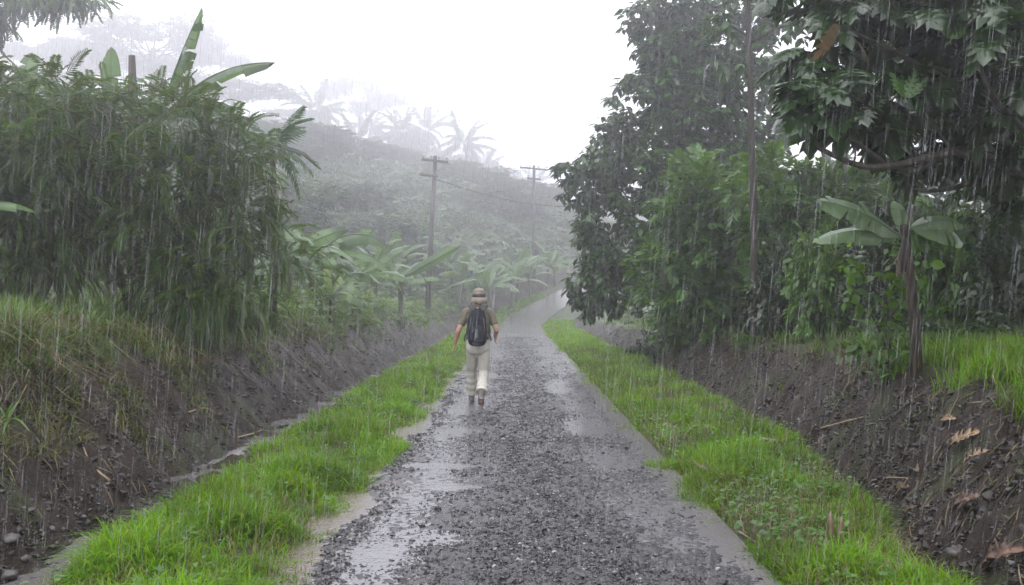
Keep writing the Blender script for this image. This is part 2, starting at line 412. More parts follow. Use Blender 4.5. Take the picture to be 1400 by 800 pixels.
def rain_material():
    m, nt, p = new_mat('rain_drop'); L = nt.links
    nt.nodes.remove(p)
    d = nt.nodes.new('ShaderNodeBsdfTranslucent'); d.inputs['Color'].default_value = (.9, .9, .92, 1)
    d2 = nt.nodes.new('ShaderNodeBsdfDiffuse'); d2.inputs['Color'].default_value = (.85, .86, .88, 1)
    t = nt.nodes.new('ShaderNodeBsdfTransparent')
    a = nt.nodes.new('ShaderNodeMixShader'); a.inputs[0].default_value = .5; L.new(d.outputs[0], a.inputs[1]); L.new(d2.outputs[0], a.inputs[2])
    b = nt.nodes.new('ShaderNodeMixShader'); b.inputs[0].default_value = .165; L.new(t.outputs[0], b.inputs[1]); L.new(a.outputs[0], b.inputs[2])
    L.new(b.outputs[0], nt.nodes['Material Output'].inputs['Surface'])
    return m
M['rain'] = rain_material()

# ================================================================== GROUND
def geom_rows(y0, y1, k, mn):
    ys = [y0]
    while ys[-1] < y1: ys.append(ys[-1] + max(mn, k * ys[-1]))
    return np.array(ys)

def set_attr(me, name, vals):
    a = me.attributes.new(name, 'FLOAT', 'POINT'); a.data.foreach_set('value', np.ascontiguousarray(vals, np.float32))

def grid_faces(nr, nc):
    i = np.arange(nr - 1)[:, None]; j = np.arange(nc - 1)[None]
    a = i * nc + j
    return np.stack([a, a + 1, a + nc + 1, a + nc], -1).reshape(-1, 4)

rowsY = np.concatenate([np.linspace(-16, 3.4, 24), geom_rows(3.5, 325, .0065, .05)])
def _geo(a, b, n): return np.geomspace(a, b, n)
dl_cols = np.concatenate([-_geo(5.7, 215, 50)[::-1], np.arange(-5.6, -2.5, .045), np.arange(-2.4, -1.3, .1), np.linspace(-1.2, 1.2, 7), np.arange(1.3, 2.1, .1), np.arange(2.15, 4.9, .045), _geo(5.0, 190, 48)])
D, Yg = np.meshgrid(dl_cols, rowsY)
Xg = D + cx(Yg)
Zg = ground_z(Xg, Yg)
sm = soil_mask(D, Yg)
Zg = Zg + sm * (.19 * fbm(Xg * 5, Yg * 5, 41, 5, .68) + .06 * fbm(Xg * 1.1, Yg * 9, 44, 2))
Zg = Zg - .10 * (np.abs(D) < 1.36) + .03 * fbm(Xg * 3, Yg * 3, 47, 3) * (np.abs(D) > 1.5)
gm = np_mesh('ground', np.stack([Xg, Yg, Zg], -1).reshape(-1, 3), grid_faces(*D.shape))
patch = np.clip(sm * (1 - .5 * sstep(fbm(Xg * 2.1, Yg * 2.1, 57, 4), .1, .2)) + .9 * sstep(fbm(Xg * .9, Yg * .9, 51, 3), .12, .3) * (np.abs(D) < 9) + (np.abs(D) < 1.5), 0, 1)
set_attr(gm, 'bare', patch.ravel())
go = link('ground', gm, M['ground']); go['kind'] = 'structure'

# ---- road: worn asphalt with a stony middle, wetter wheel tracks
PUDS = [(-.72, 9.2, .42, .16, .016), (-.5, 8.15, .22, .17, .016), (-.72, 11.6, .3, .3, .01), (-.45, 6.4, .22, .2, .012), (.78, 12.2, .3, .8, .010), (.95, 9.6, .3, .7, .008), (-.75, 14.0, .35, .6, .012), (.7, 17.5, .3, 1.4, .014), (-.6, 20, .4, 1.0, .014), (.35, 24, .5, 1.3, .014), (.75, 29, .4, 2, .016), (-.3, 6.0, .12, .1, .01), (.1, 33, .6, 1.5, .014), (-.9, 6.05, .2, .25, .01)]
def road_h(d, Y):
    mid = np.exp(-((d - .12) / .52) ** 4)
    near = 1 - sstep(Y, 36, 44)
    h = .007 * mid * near
    h = h - .007 * np.exp(-((d + .8) / .25) ** 2) * near - .005 * np.exp(-((d - .98) / .32) ** 2) * near
    e_ = 1.22 + .4 * fbm(Y * 1.1, Y * 0, 3, 4); edge = sstep(-d, e_ - .05, e_ + .06)
    h = h - .017 * edge
    h = h - .006 * sstep(d, 1.15, 1.4)
    for px, py, sx, sy, dep in PUDS:
        h = h - dep * np.exp(-(((d - px + .1 * fbm(Y * 3, d * 3, 8, 2)) / sx) ** 2 + ((Y - py) / sy) ** 2) ** 2)
    rough = (.8 + .5 * mid) * (1 - .8 * edge) * (1 - .9 * sstep(Y, 38, 46))
    return h + .012 * fbm(d * .9, Y * .7, 61, 3), rough, edge
ry = np.concatenate([np.linspace(-14, 4.0, 40), geom_rows(4.1, 112, .0036, .015)])
rd = np.linspace(-1.52, 1.52, 220)
Dr, Yr = np.meshgrid(rd, ry)
edge_w = .16 * fbm(Yr * .8, Dr * 0 + np.sign(Dr) * 5, 71, 4)
Xr = cx(Yr) + Dr * (1 + edge_w * 1.3 * sstep(np.abs(Dr), .9, 1.5))
h0, rough, edge = road_h(Dr, Yr)
micro = .012 * fbm(Xr * 6, Yr * 6, 80, 3) + .022 * fbm(Xr * 17, Yr * 17, 81, 3, .7) + .018 * (vnoise(Xr * 30, Yr * 30, 85) - .5) + .008 * (vnoise(Xr * 60, Yr * 60, 86) - .5)
side = -.07 * sstep(np.abs(Dr), 1.42, 1.52)
rm = np_mesh('road', np.stack([Xr, Yr, zc(Yr) + h0 + rough * micro + side], -1).reshape(-1, 3), grid_faces(*Dr.shape))
set_attr(rm, 'stony', (np.exp(-((Dr - .12 + .3 * fbm(Xr * 1.2, Yr * .8, 95, 3)) / .6) ** 4) * (1 - sstep(Yr, 36, 44))).ravel())
set_attr(rm, 'mud', np.clip(edge * .8 + .5 * sstep(fbm(Xr * 1.1, Yr * .8, 91, 3), .15, .3), 0, 1).ravel())
ro = link('road', rm, M['road']); ro['kind'] = 'structure'

# ---- rain water lying in the hollows of the road, and in both ditches
def water_sheet(name, d0, d1, y0, y1, level, mud, nd=24):
    ys = geom_rows(y0, y1, .012, .06); ds = np.linspace(d0, d1, nd); Dw, Yw = np.meshgrid(ds, ys)
    Xw = cx(Yw) + Dw
    me = np_mesh(name, np.stack([Xw, Yw, zc(Yw) + level(Dw, Yw)], -1).reshape(-1, 3), grid_faces(*Dw.shape))
    set_attr(me, 'mud', mud(Dw, Yw).ravel()); o = link(name, me, M['water']); o['kind'] = 'structure'; return o
water_sheet('puddle_water', -1.5, 1.5, 4.0, 108, lambda d, Y: -.005 - .005 * np.exp(-((d - .12) / .5) ** 4) + .0005 * sstep(d, .3, 1.0) + .006 * sstep(d, 1.2, 1.4) + .004 * sstep(Y, 10, 38) + .013 * sstep(Y, 40, 50) + .009 * fbm(d * 1.8, Y * 1.0, 63, 4), lambda d, Y: sstep(-d, 1.05, 1.25) + .25 * sstep(d, 1.1, 1.4))
water_sheet('ditch_water', -3.75, -2.6, 6.2, 60, lambda d, Y: -.315 + .15 * fbm(Y * .7, d * 1.5, 4, 3), lambda d, Y: d * 0 + .38, 10)
water_sheet('ditch_trickle', 2.0, 4.0, 4.5, 30, lambda d, Y: -.262 + .02 * fbm(Y * .8, Y * 0, 6, 2), lambda d, Y: d * 0 + .6, 10)

# ---- loose stones: on the road (stuff), on the banks (stuff)
def stones(name, X, Y, Z, size, mat, sub=0, flat=1.0):
    G = Geo(); n = len(X)
    for k in range(4):
        s = slice(k, n, 4); m_ = len(X[s])
        tv, tf = t_stone(100 + k, sub); az = rng.random(m_) * 2 * PI
        ax = np.stack([np.cos(az), np.sin(az), rng.normal(0, .25, m_)], -1); nr = np.stack([rng.normal(0, .3, m_), rng.normal(0, .3, m_), np.ones(m_)], -1)
        V, F_ = scatter(tv, tf, np.stack([X[s], Y[s], Z[s]], -1), ax, nr, np.stack([size[s] * rng.uniform(.7, 1.3, m_), size[s] * rng.uniform(.7, 1.3, m_), size[s] * flat], -1))
        G.add(V, F_)
    o = link(name, G.mesh(name, False), mat); o['kind'] = 'stuff'; return o
n = 110000
Ys = 4.3 * (41 / 4.3) ** (rng.random(n) ** 1.3)
ds = np.where(rng.random(n) < .42, rng.normal(.1, .42, n), rng.uniform(-1.25, 1.42, n)); ds = np.clip(ds, -1.3, 1.42)
keep = rng.random(n) < np.clip(.42 + 1.6 * fbm(ds * 1.6, Ys * 1.3, 14, 3) + .4 * np.exp(-((ds + 1.1) / .12) ** 2) + .45 * np.exp(-((ds - .12) / .5) ** 2), .06, 1)
for px, py, sx, sy, dep in PUDS[:2]: keep &= ((ds - px) / sx) ** 2 + ((Ys - py) / sy) ** 2 > .8
Ys, ds = Ys[keep], ds[keep]; hh, rr, ee = road_h(ds, Ys); keep = rng.random(len(Ys)) > ee * .93
Ys, ds, hh = Ys[keep], ds[keep], hh[keep]
e_ = 1.22 + .4 * fbm(Ys * 1.1, Ys * 0, 3, 4); sz = np.clip(rng.lognormal(-4.42, .48, len(Ys)) * (1 + .6 * np.exp(-((-ds - e_ + .1) / .09) ** 2)), .005, .06) * (1 + .012 * Ys)
pale = rng.random(len(Ys)) < .07; q = ~pale
stones('gravel', (cx(Ys) + ds)[q], Ys[q], (zc(Ys) + hh + sz * .12)[q], sz[q], M['stone'], 0, .75)
stones('glint_gravel', (cx(Ys) + ds)[pale], Ys[pale], (zc(Ys) + hh + sz * .1)[pale], sz[pale] * .85, M['glintstone'], 0, .5)  # wet glints on the road put in as pale chips
n = 60000
Ys = 4.5 * (40 / 4.5) ** rng.random(n)
left = rng.random(n) < .55
ds = np.where(left, -(dL(Ys) + rng.random(n) * 1.95), dR(Ys) + rng.random(n) * 1.15)
X_ = cx(Ys) + ds
sz = np.clip(rng.lognormal(-4.05, .6, n), .008, .11) * (1 + .012 * Ys)
stones('rubble', X_, Ys, ground_z(X_, Ys) + .0, sz, M['clod'], 1, .8)
n = 14000
Ys = 4.5 * (30 / 4.5) ** rng.random(n); left = rng.random(n) < .5
ds = np.where(left, -(dL(Ys) + .1 + rng.random(n) ** 1.5 * 1.9), dR(Ys) + rng.random(n) ** 1.4 * 1.1); X_ = cx(Ys) + ds
sz = np.clip(rng.lognormal(-4.2, .45, n), .008, .05) * (1 + .012 * Ys)
stones('pebbles', X_, Ys, ground_z(X_, Ys) + .01, sz, M['rock'], 1, .7)

# ================================================================== GRASS (uncountable: stuff)
def blades(name, X, Y, Z, H, W, mat, lean=.5, segs=3):
    n = len(X); az = rng.random(n) * 2 * PI; dirv = np.stack([np.cos(az), np.sin(az)], -1); ln = lean * rng.random(n) ** .8 + .08
    saz = az + PI / 2 + rng.normal(0, .5, n); sd = np.stack([np.cos(saz), np.sin(saz)], -1)
    V = np.zeros((n, 2 * segs + 1, 3)); 
    for i in range(segs):
        t = i / segs; w = W * (1 - .75 * t ** 1.5) * (.7 if i == 0 else 1)
        off = dirv * (ln * H * t ** 1.8)[:, None]; z = H * (t - .32 * ln * t * t)
        for k, sg in enumerate((-1, 1)):
            V[:, 2 * i + k, :2] = np.stack([X, Y], -1) + off + sd * (sg * w / 2)[:, None]; V[:, 2 * i + k, 2] = Z + z
    V[:, -1, :2] = np.stack([X, Y], -1) + dirv * (ln * H * 1.15)[:, None]; V[:, -1, 2] = Z + H * (1 - .55 * ln)
    T = []
    for i in range(segs - 1): T += [(2 * i, 2 * i + 1, 2 * i + 3), (2 * i, 2 * i + 3, 2 * i + 2)]
    T.append((2 * segs - 2, 2 * segs - 1, 2 * segs))
    F_ = (np.array(T)[None] + (np.arange(n) * (2 * segs + 1))[:, None, None]).reshape(-1, 3)
    o = link(name, np_mesh(name, V.reshape(-1, 3), F_), mat); o['kind'] = 'stuff'; return o

def verge(name, sideL, n, y0, y1, mat, hmul=1.0):
    Y = y0 * (y1 / y0) ** (rng.random(n) ** 1.05); u = rng.random(n)
    if sideL: inner = 1.24 + .3 * fbm(Y * 1.6, Y * 0, 101, 4); outer = dL(Y) + .05 + .15 * fbm(Y * .9, Y * 0, 103, 2); d = -(inner + (outer - inner) * u)
    else: inner = 1.36 + .45 * fbm(Y * 1.3, Y * 0, 105, 4); outer = dR(Y) + .05 + .25 * fbm(Y * .9, Y * 0, 107, 2); d = inner + (outer - inner) * u
    X = cx(Y) + d; cl = fbm(X * 2.2, Y * 2.2, 111, 3)
    k = rng.random(n) < np.clip(.62 + 3.2 * cl + .3 * (u > .1) - .25 * (u > .85), .03, 1)
    if not sideL: k &= ~((np.abs(Y - 6.45) < .35 + .2 * cl) & (d < 1.95 + cl)) 
    X, Y, d, u, cl = X[k], Y[k], d[k], u[k], cl[k]
    H = (.065 + .47 * np.clip(cl + .16, 0, 1) + .09 * rng.random(len(X)) ** 2) * hmul * np.clip(.5 + 2.2 * np.minimum(u, 1.02 - u * .85), .35, 1) * rng.uniform(.7, 1.25, len(X))
    W = (.0072 + .0007 * Y) * rng.uniform(.7, 1.4, len(X))
    return blades(name, X, Y, ground_z(X, Y) - .01, H, W, mat, 1.05)
verge('grass', True, 82000, 4.2, 75, M['grass'])
verge('grass', False, 72000, 4.2, 62, M['grass'], .82)
# drier stalks among the verge grass
def dry(name, n, sideL, y0, y1):
    Y = y0 * (y1 / y0) ** rng.random(n); d = np.where(sideL, -(1.4 + rng.random(n) * 1.4), 1.5 + rng.random(n) * (dR(Y) - 1.4)); X = d + cx(Y)
    return blades(name, X, Y, ground_z(X, Y) - .01, rng.uniform(.08, .26, n), (.003 + .0005 * Y), M['straw'], 1.0)
dry('dry_grass', 5000, True, 4.3, 30); dry('dry_grass', 9000, False, 4.3, 30)
def weeds(name, n, sideL):
    Y = 4.4 * (26 / 4.4) ** rng.random(n); d = np.where(sideL, -(1.35 + 1.5 * rng.random(n)), 1.5 + rng.random(n) * (dR(Y) - 1.35)); X = cx(Y) + d; c = fbm(X * 1.7, Y * 1.7, 141, 3) > .04; X, Y = X[c], Y[c]; n = len(X); az = rng.random(n) * 2 * PI
    V, F_ = scatter(*t_leaf(.6, .1, .3), np.stack([X, Y, ground_z(X, Y) + rng.uniform(.03, .17, n)], -1), np.stack([np.cos(az), np.sin(az), rng.uniform(-.3, .6, n)], -1), np.stack([rng.normal(0, .3, n), rng.normal(0, .3, n) - .2, np.ones(n)], -1), rng.uniform(.02, .055, n) * (1 + .02 * Y)); o = link(name, np_mesh(name, V, F_), M['lush']); o['kind'] = 'stuff'
weeds('weeds', 7000, True); weeds('weeds', 8000, False)
# long grass on top of the banks
def long_grass(name, n, dmin, dmax, y0, y1, mat, h0, h1, lean=.8, thr=-.12, right=False):
    Y = y0 * (y1 / y0) ** rng.random(n); u = rng.random(n)
    d = (dR(Y) + dmin + (dmax - dmin) * u) if right else -(dmin + (dmax - dmin) * u)
    X = cx(Y) + d; cl = fbm(X * 1.3, Y * 1.3, 121, 3); k = (cl > thr + .25 * (u < .15)); X, Y, cl = X[k], Y[k], cl[k]
    H = rng.uniform(h0, h1, len(X)) * (.75 + .9 * np.clip(cl + .2, 0, .8))
    return blades(name, X, Y, ground_z(X, Y) - .02, H, (.007 + .0008 * Y) * rng.uniform(.7, 1.3, len(X)), mat, lean)
long_grass('tall_grass', 42000, 4.75, 8.5, 6.5, 60, M['tallgrass'], .2, .48)
long_grass('tall_grass', 40000, 1.05, 6.5, 5.5, 55, M['tallgrass'], .16, .4, right=True)
long_grass('tall_grass', 11000, .98, 3.2, 5.0, 11, M['grass'], .2, .42, .8, -.3, right=True)
long_grass('straw', 3800, 4.3, 5.2, 5.5, 22, M['straw'], .18, .5, 2.7, .02)
long_grass('straw', 1500, .85, 1.5, 5.5, 22, M['straw'], .12, .35, 2.6, .0, right=True)
long_grass('moss_grass', 7000, 3.75, 5.1, 5.8, 12.5, M['moss'], .08, .26, 1.9, -.05); long_grass('moss_grass', 9000, 4.0, 5.0, 5.5, 40, M['tallgrass'], .06, .22, 1.6, .06); long_grass('moss_grass', 2600, .55, 1.15, 5.5, 40, M['tallgrass'], .05, .16, 1.6, .1, right=True)
def strands(name, n, left):
    Y = 5.2 * (26 / 5.2) ** rng.random(n); d = np.where(left, -(3.5 + 1.6 * rng.random(n) ** .6), dR(Y) + .2 + rng.random(n) * .9); X = cx(Y) + d; P = np.stack([X, Y, ground_z(X, Y) + .035], -1)
    az = rng.normal(0 if left else PI, .9, n); e = .06; gx = (ground_z(X + e, Y) - ground_z(X - e, Y)) / (2 * e); ax = np.stack([np.cos(az), np.sin(az), np.cos(az) * gx + rng.normal(0, .12, n)], -1); nr = np.stack([-gx, np.zeros(n) - .3, np.ones(n)], -1)
    V, F_ = scatter(t_leaf(.05, .1, .15)[0], t_leaf(.05, .1, .15)[1], P, ax, nr, rng.uniform(.08, .3, n)); o = link(name, np_mesh(name, V, F_), M['straw']); o['kind'] = 'stuff'
long_grass('moss_grass', 9000, 4.6, 5.4, 8, 45, M['tallgrass'], .08, .3, 1.4, -.32)
strands('plant_litter', 1500, True); strands('plant_litter', 600, False)
G = Geo()
for k in range(100):
    lf = k % 3 != 0; y = 5.4 * (22 / 5.4) ** rng.random(); u0 = rng.uniform(.0, .7); L = rng.uniform(.2, .75); P = []
    for t_ in np.linspace(0, 1, 6):
        yy = y + rng.normal(0, .03) + .25 * (t_ - .5) * math.sin(k); d_ = -(4.95 - u0 - L * t_) if lf else float(dR(yy)) + 1.1 - (u0 * .6 + L * .8 * t_); d_ = min(d_, -3.5) if lf else max(d_, float(dR(yy)) + .12)
        P.append((d_, yy, gz(d_, yy) + .02 + .015 * math.sin(t_ * 9 + k)))
    G.add(*tube(smooth_path(P, 9), np.linspace(rng.uniform(.004, .011), .002, 9), 5, cap=False))
o = link('roots', G.mesh('roots'), M['bark']); o['kind'] = 'stuff'
# low leafy undergrowth over the far slopes and the forest floor
def undergrowth(name, n, dmin, dmax, y0, y1, size, mat, sgn, tmpl, hh=1.3):
    Y = rng.uniform(y0, y1, n); d = sgn * (dmin + (dmax - dmin) * rng.random(n)); X = cx(Y) + d
    cl = fbm(X * .5, Y * .5, 131, 3); Z = ground_z(X, Y) + rng.random(n) * hh * np.clip(cl + .35, .05, 1)
    az = rng.random(n) * 2 * PI; ax = np.stack([np.cos(az), np.sin(az), rng.uniform(-.5, .5, n)], -1); nr = np.stack([rng.normal(0, .4, n), rng.normal(0, .4, n), np.ones(n)], -1)
    V, F_ = scatter(*tmpl, np.stack([X, Y, Z], -1), ax, nr, size * rng.uniform(.6, 1.4, n))
    o = link(name, np_mesh(name, V, F_), mat); o['kind'] = 'stuff'; return o
SPR = t_spray(7, 5)
undergrowth('undergrowth', 5200, 4.9, 10, 19, 60, .38, M['tallgrass'], -1, SPR, 1.2)
undergrowth('undergrowth', 20000, 6.2, 45, 26, 80, .8, M['hill'], -1, SPR); undergrowth('undergrowth', 16000, 5.5, 70, 60, 165, 1.4, M['hill'], -1, SPR, 2.8); undergrowth('undergrowth', 15000, 5, 150, 140, 300, 2.8, M['hill'], -1, SPR, 4)
undergrowth('undergrowth', 2600, 4.4, 14, 24, 75, .6, M['tallgrass'], -1, SPR)
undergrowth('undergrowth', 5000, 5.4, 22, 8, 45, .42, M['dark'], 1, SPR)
undergrowth('undergrowth', 6000, 5.4, 80, 45, 280, 1.6, M['hill'], 1, SPR)

# ================================================================== TREES
def crown_pts(blobs, n, gap=-.08, seed=0, shell=.45, gs=1.0):
    """points through a crown's volume, denser outside, with gaps"""
    vol = np.array([b[3] * b[4] * b[5] for b in blobs]) ** .75; cnt = rng.multinomial(n, vol / vol.sum())
    P = []; N = []
    for b, c in zip(blobs, cnt):
        v = rng.normal(size=(c, 3)); v /= np.linalg.norm(v, axis=1)[:, None]
        r = shell + (1 - shell) * rng.random(c) ** .6
        p = np.array(b[:3]) + v * r[:, None] * np.array(b[3:6]) * (1 + .22 * fbm(v[:, 0] * 3 + v[:, 2] * 2, v[:, 1] * 3 + b[0], seed, 3)[:, None] * 2)
        P.append(p); N.append(v)
    P = np.vstack(P); N = np.vstack(N)
    k = fbm(P[:, 0] * gs + P[:, 2] * gs * .7, P[:, 1] * gs * .6 + P[:, 2] * gs, seed + 7, 3) > gap
    return P[k], N[k]

def crown_mesh(name, P, N, tmpl, size, up=.25, droop=.2, nup=1.0, var=.35):
    n = len(P); ax = N * np.array([1, 1, .5]) + rng.normal(0, .45, (n, 3)); ax[:, 2] += up - droop * rng.random(n) * 2
    nr = rng.normal(0, .35, (n, 3)); nr[:, 2] += nup
    V, F_ = scatter(*tmpl, P, ax, nr, size * rng.uniform(1 - var, 1 + var, n))
    return np_mesh(name, V, F_)

def rosettes(name, P, N, tmpl, size, per=7, droop=.35):
    """leaves radiating from each twig end"""
    n = len(P); k = n * per; az = rng.random(k) * 2 * PI; base = np.repeat(P, per, 0); t = np.repeat(N * np.array([1, 1, .4]), per, 0) * .55
    ax = np.stack([np.cos(az), np.sin(az), rng.uniform(-.75, .55, k) - droop], -1) + t
    nr = np.stack([rng.normal(0, .25, k), rng.normal(0, .25, k), np.ones(k)], -1) + t * .5
    V, F_ = scatter(*tmpl, base + rng.normal(0, .03, (k, 3)), ax, nr, size * rng.uniform(.6, 1.2, k))
    return np_mesh(name, V, F_)

def limb(parent, pts, r0, r1, mat, name='limb', n=10):
    P = smooth_path(pts, n); V, F_ = tube(P, np.linspace(r0, r1, n), 7, jit=.12)
    return link(name, np_mesh(name, V, F_), mat, parent)

def tree(name, label, cat, base, group=None): return empty(name, base, 0, label, cat, group)
LEAF = t_leaf(.5, .12, .2); NARROW = t_leaf(.34, .15, .3); LOBED = t_lobed(); HEART = t_leaf(.75, .1, .22)
FR = [t_frond(17, .19, .036, .7, .45, s) for s in range(3)]

# ---- dense drooping feathery tree on the near left bank (three trunks)
def feathery(name, label, X, Y, blobs, n, trunks, size=.5):
    b = Vector((X, Y, gz(X, Y))); t = tree(name, label, 'tree', b); t.scale = (1, 1, 1.05)
    for (pts, r0) in trunks: limb(t, pts, r0, r0 * .4, M['bark'], 'trunk', 12)
    P, N = crown_pts(blobs, n, -.11, 3, .45, 1.3)
    G = Geo()
    for i, fr in enumerate(FR):
        p, q = P[i::3], N[i::3]; m_ = len(p); ax = q * np.array([1, 1, .6]) + rng.normal(0, .5, (m_, 3)); ax[:, 2] -= rng.random(m_) * .7 - .35
        nr = rng.normal(0, .25, (m_, 3)); nr[:, 2] += 1
        G.add(*scatter(*fr, p, ax, nr, size * rng.uniform(.5, 1.5, m_)))
    link('crown', G.mesh('crown'), M['feather'], t)
    return t
feathery('feathery_tree', 'dense dark green tree with feathery drooping foliage and several low trunks on the bare bank', atx(195, 14.5), 14.5,
         [(x, y, z, r, r * .95, rz) for x, z, r, rz, y in [(-1.4, 3.0, .7, .4, .1), (-.7, 3.12, .75, .36, -.1), (0, 3.02, .75, .4, .1), (.75, 2.85, .75, .42, -.1), (1.3, 2.45, .55, .45, 0), (-1.3, 2.2, .75, .5, -.2), (-.4, 2.3, .85, .5, -.4), (.5, 2.05, .85, .5, -.3), (1.3, 1.75, .6, .5, 0), (1.9, 1.2, .55, .42, .1), (2.25, .85, .38, .35, 0), (-.95, 1.45, .65, .4, -.3), (.2, 1.4, .75, .45, -.5), (1.0, 1.05, .75, .5, -.2), (1.5, .55, .6, .38, -.2), (.55, .6, .5, .4, -.3), (-1.25, .95, .55, .3, -.1), (1.0, .3, .6, .3, -.3)]], 4600,
         [([(-.05, 0, -.1), (-.1, .05, .5), (.1, .1, 1.2), (.3, .1, 2.6)], .11), ([(.05, -.05, -.1), (.25, -.05, .5), (.5, 0, 1.2), (.9, 0, 2.4)], .09), ([(-.12, .05, -.1), (-.35, .1, .6), (-.6, 0, 1.4), (-.9, 0, 2.8)], .08), ([(.15, .1, -.1), (.35, .15, .45), (.8, .2, 1), (1.7, .2, 1.3)], .07)], .47)
feathery('feathery_tree', 'second feathery tree, half out of view beside the dense one, above the hanging straw', atx(30, 13.6), 13.6,
         [(x, y, z, r, r * .95, rz) for x, z, r, rz, y in [(-.6, 2.85, .7, .4, 0), (.3, 2.95, .65, .35, .1), (-1.3, 2.5, .7, .45, 0), (0, 2.2, .8, .5, -.2), (-1, 1.85, .75, .6, -.1), (.65, 1.9, .55, .45, -.1), (-.3, 1.35, .75, .4, -.3), (-1.3, 1.0, .8, .5, -.1), (.5, 1.3, .4, .3, -.2), (-.3, .75, .6, .35, -.1), (.5, .8, .4, .3, 0)]], 3000,
         [([(0, 0, -.1), (.05, .05, .6), (-.05, .1, 1.3), (.1, .1, 2.5)], .1), ([(.1, 0, -.1), (.45, 0, .6), (.6, .05, 1.3), (.4, .1, 2.6)], .08), ([(-.1, 0, -.1), (-.5, 0, .7), (-.9, 0, 2.2)], .09)], .47)

# ---- feathery branch reaching in from a taller tree at the upper left
b = Vector((-21.5, 34, gz(-21.5, 34))); t = tree('tall_feathery_tree', 'tall tree whose feathery branch with hanging leaves reaches in at the upper left corner', 'tree', b)
limb(t, [(0, 0, -.2), (.1, 0, 4), (.2, 0, 8), (0, 0, 12.5)], .3, .12, M['bark'], 'trunk', 12)
H0 = 10.9 - (b.z - 1.6)
lims = [[(0, 0, H0 - 2), (2.2, -.2, H0 - .6), (4.4, -.3, H0 + .1), (6.3, -.4, H0 - .1)], [(0, 0, H0 - 1), (2, .2, H0 + .8), (3.6, .3, H0 + 1.6), (5.0, .3, H0 + 1.9)], [(0, 0, H0 - 3), (1.8, -.5, H0 - 1.6), (3.0, -.6, H0 - 1.0)], [(0, 0, H0), (-2, .2, H0 + 1.5), (-4, 0, H0 + 1.6)]]
G = Geo()
for L_ in lims:
    limb(t, L_, .1, .025, M['bark'])
    P = smooth_path(L_, 40)[8:]; P = np.repeat(P, 9, 0) + rng.normal(0, .26, (len(P) * 9, 3)) * np.array([1, 1.6, .6]); m_ = len(P)
    ax = rng.normal(0, .55, (m_, 3)); ax[:, 0] += .35; ax[:, 2] -= .55; nr = rng.normal(0, .2, (m_, 3)) + np.array([.4, -.1, 1])
    G.add(*scatter(*t_frond(12, .2, .075, .7, .9, 8), P, ax, nr, rng.uniform(.7, 1.2, m_)))
link('crown', G.mesh('crown'), M['hill'], t)

# ---- tall tree with big leaves beside the bend
Xb, Yb = 4.9, 28.0; b = Vector((Xb, Yb, gz(Xb, Yb))); t = tree('broadleaf_tree', 'tall dense tree with large dark leaves overhanging the road where it bends', 'tree', b)
limb(t, [(0, 0, -.2), (.1, 0, 2.5), (0, .1, 5), (.2, 0, 8), (.1, 0, 10.5)], .24, .07, M['bark'], 'trunk', 14)
BL = [(-.3, 0, 1.9, 2.6, 1.8, 1.5), (-2.3, -.2, 1.6, 1.1, 1.0, 1.2), (-1.6, 0, 3.4, 1.6, 1.4, 1.1), (-2.7, 0, 4.3, .95, .8, .6), (-3.35, -.1, 4.75, .5, .5, .3), (-.8, 0, 5.0, 1.8, 1.5, 1.2), (.8, 0, 4.2, 1.8, 1.6, 1.4), (-1.9, 0, 5.9, .8, .8, .6), (-1.0, 0, 6.9, 1.2, 1.1, .9), (.4, 0, 6.5, 1.5, 1.3, 1.1), (-.5, 0, 8.4, 1.0, 1, .8), (.5, 0, 8.4, 1.3, 1.2, .9), (.2, 0, 9.8, 1.2, 1.1, .8), (1.9, 0, 5.6, 1.3, 1.2, 1.1), (2.0, 0, 7.6, 1.3, 1.2, 1.1), (-.9, .2, 9.4, .9, .9, .6), (2.2, .3, 9.4, 1.2, 1.1, .8), (-1.6, 0, 2.2, 1.2, 1.1, .9), (-2.1, 0, 5.0, 1.0, .9, .7), (.2, 0, 7.5, 1.3, 1.2, .9), (-2.7, -.1, 2.9, .6, .6, .5), (-2.75, -.2, .9, .45, .5, .45)]
for q in BL[1:14:2]: limb(t, [(0, 0, q[2] * .6), (q[0] * .4, q[1] * .4, q[2] * .8), (q[0] * .95, q[1], q[2])], .075, .02, M['bark'])
P, N = crown_pts(BL, 5200, -.17, 5, .35, .9)
link('crown', rosettes('crown', P, N, t_leaf(.52, .1, .25), .3, 6), M['bigleaf'], t)

# ---- lush lighter bushy tree in front of it
def bushy(name, label, X, Y, blobs, n, mat, size, tmpl=None, trunk_r=.08, group=None, per=0, gap=-.14, cat='tree'):
    b = Vector((X, Y, gz(X, Y))); t = tree(name, label, cat, b, group)
    limb(t, [(0, 0, -.15), (.05, .03, blobs[0][2] * .5), (-.03, 0, blobs[0][2]), (.05, 0, blobs[0][2] + .5)], trunk_r, trunk_r * .4, M['bark'], 'trunk', 8)
    for q in blobs[1:5]: limb(t, [(0, 0, q[2] * .35), (q[0] * .5, q[1] * .5, q[2] * .65), (q[0], q[1], q[2])], trunk_r * .5, trunk_r * .15, M['bark'])
    P, N = crown_pts(blobs, n, gap, int(X * 7) % 50, .4, 1.1)
    me = crown_mesh('crown', P, N, tmpl or SPR, size) if not per else rosettes('crown', P, N, tmpl, size, per)
    link('crown', me, mat, t); return t
LUSHSP = t_spray(9, 11)
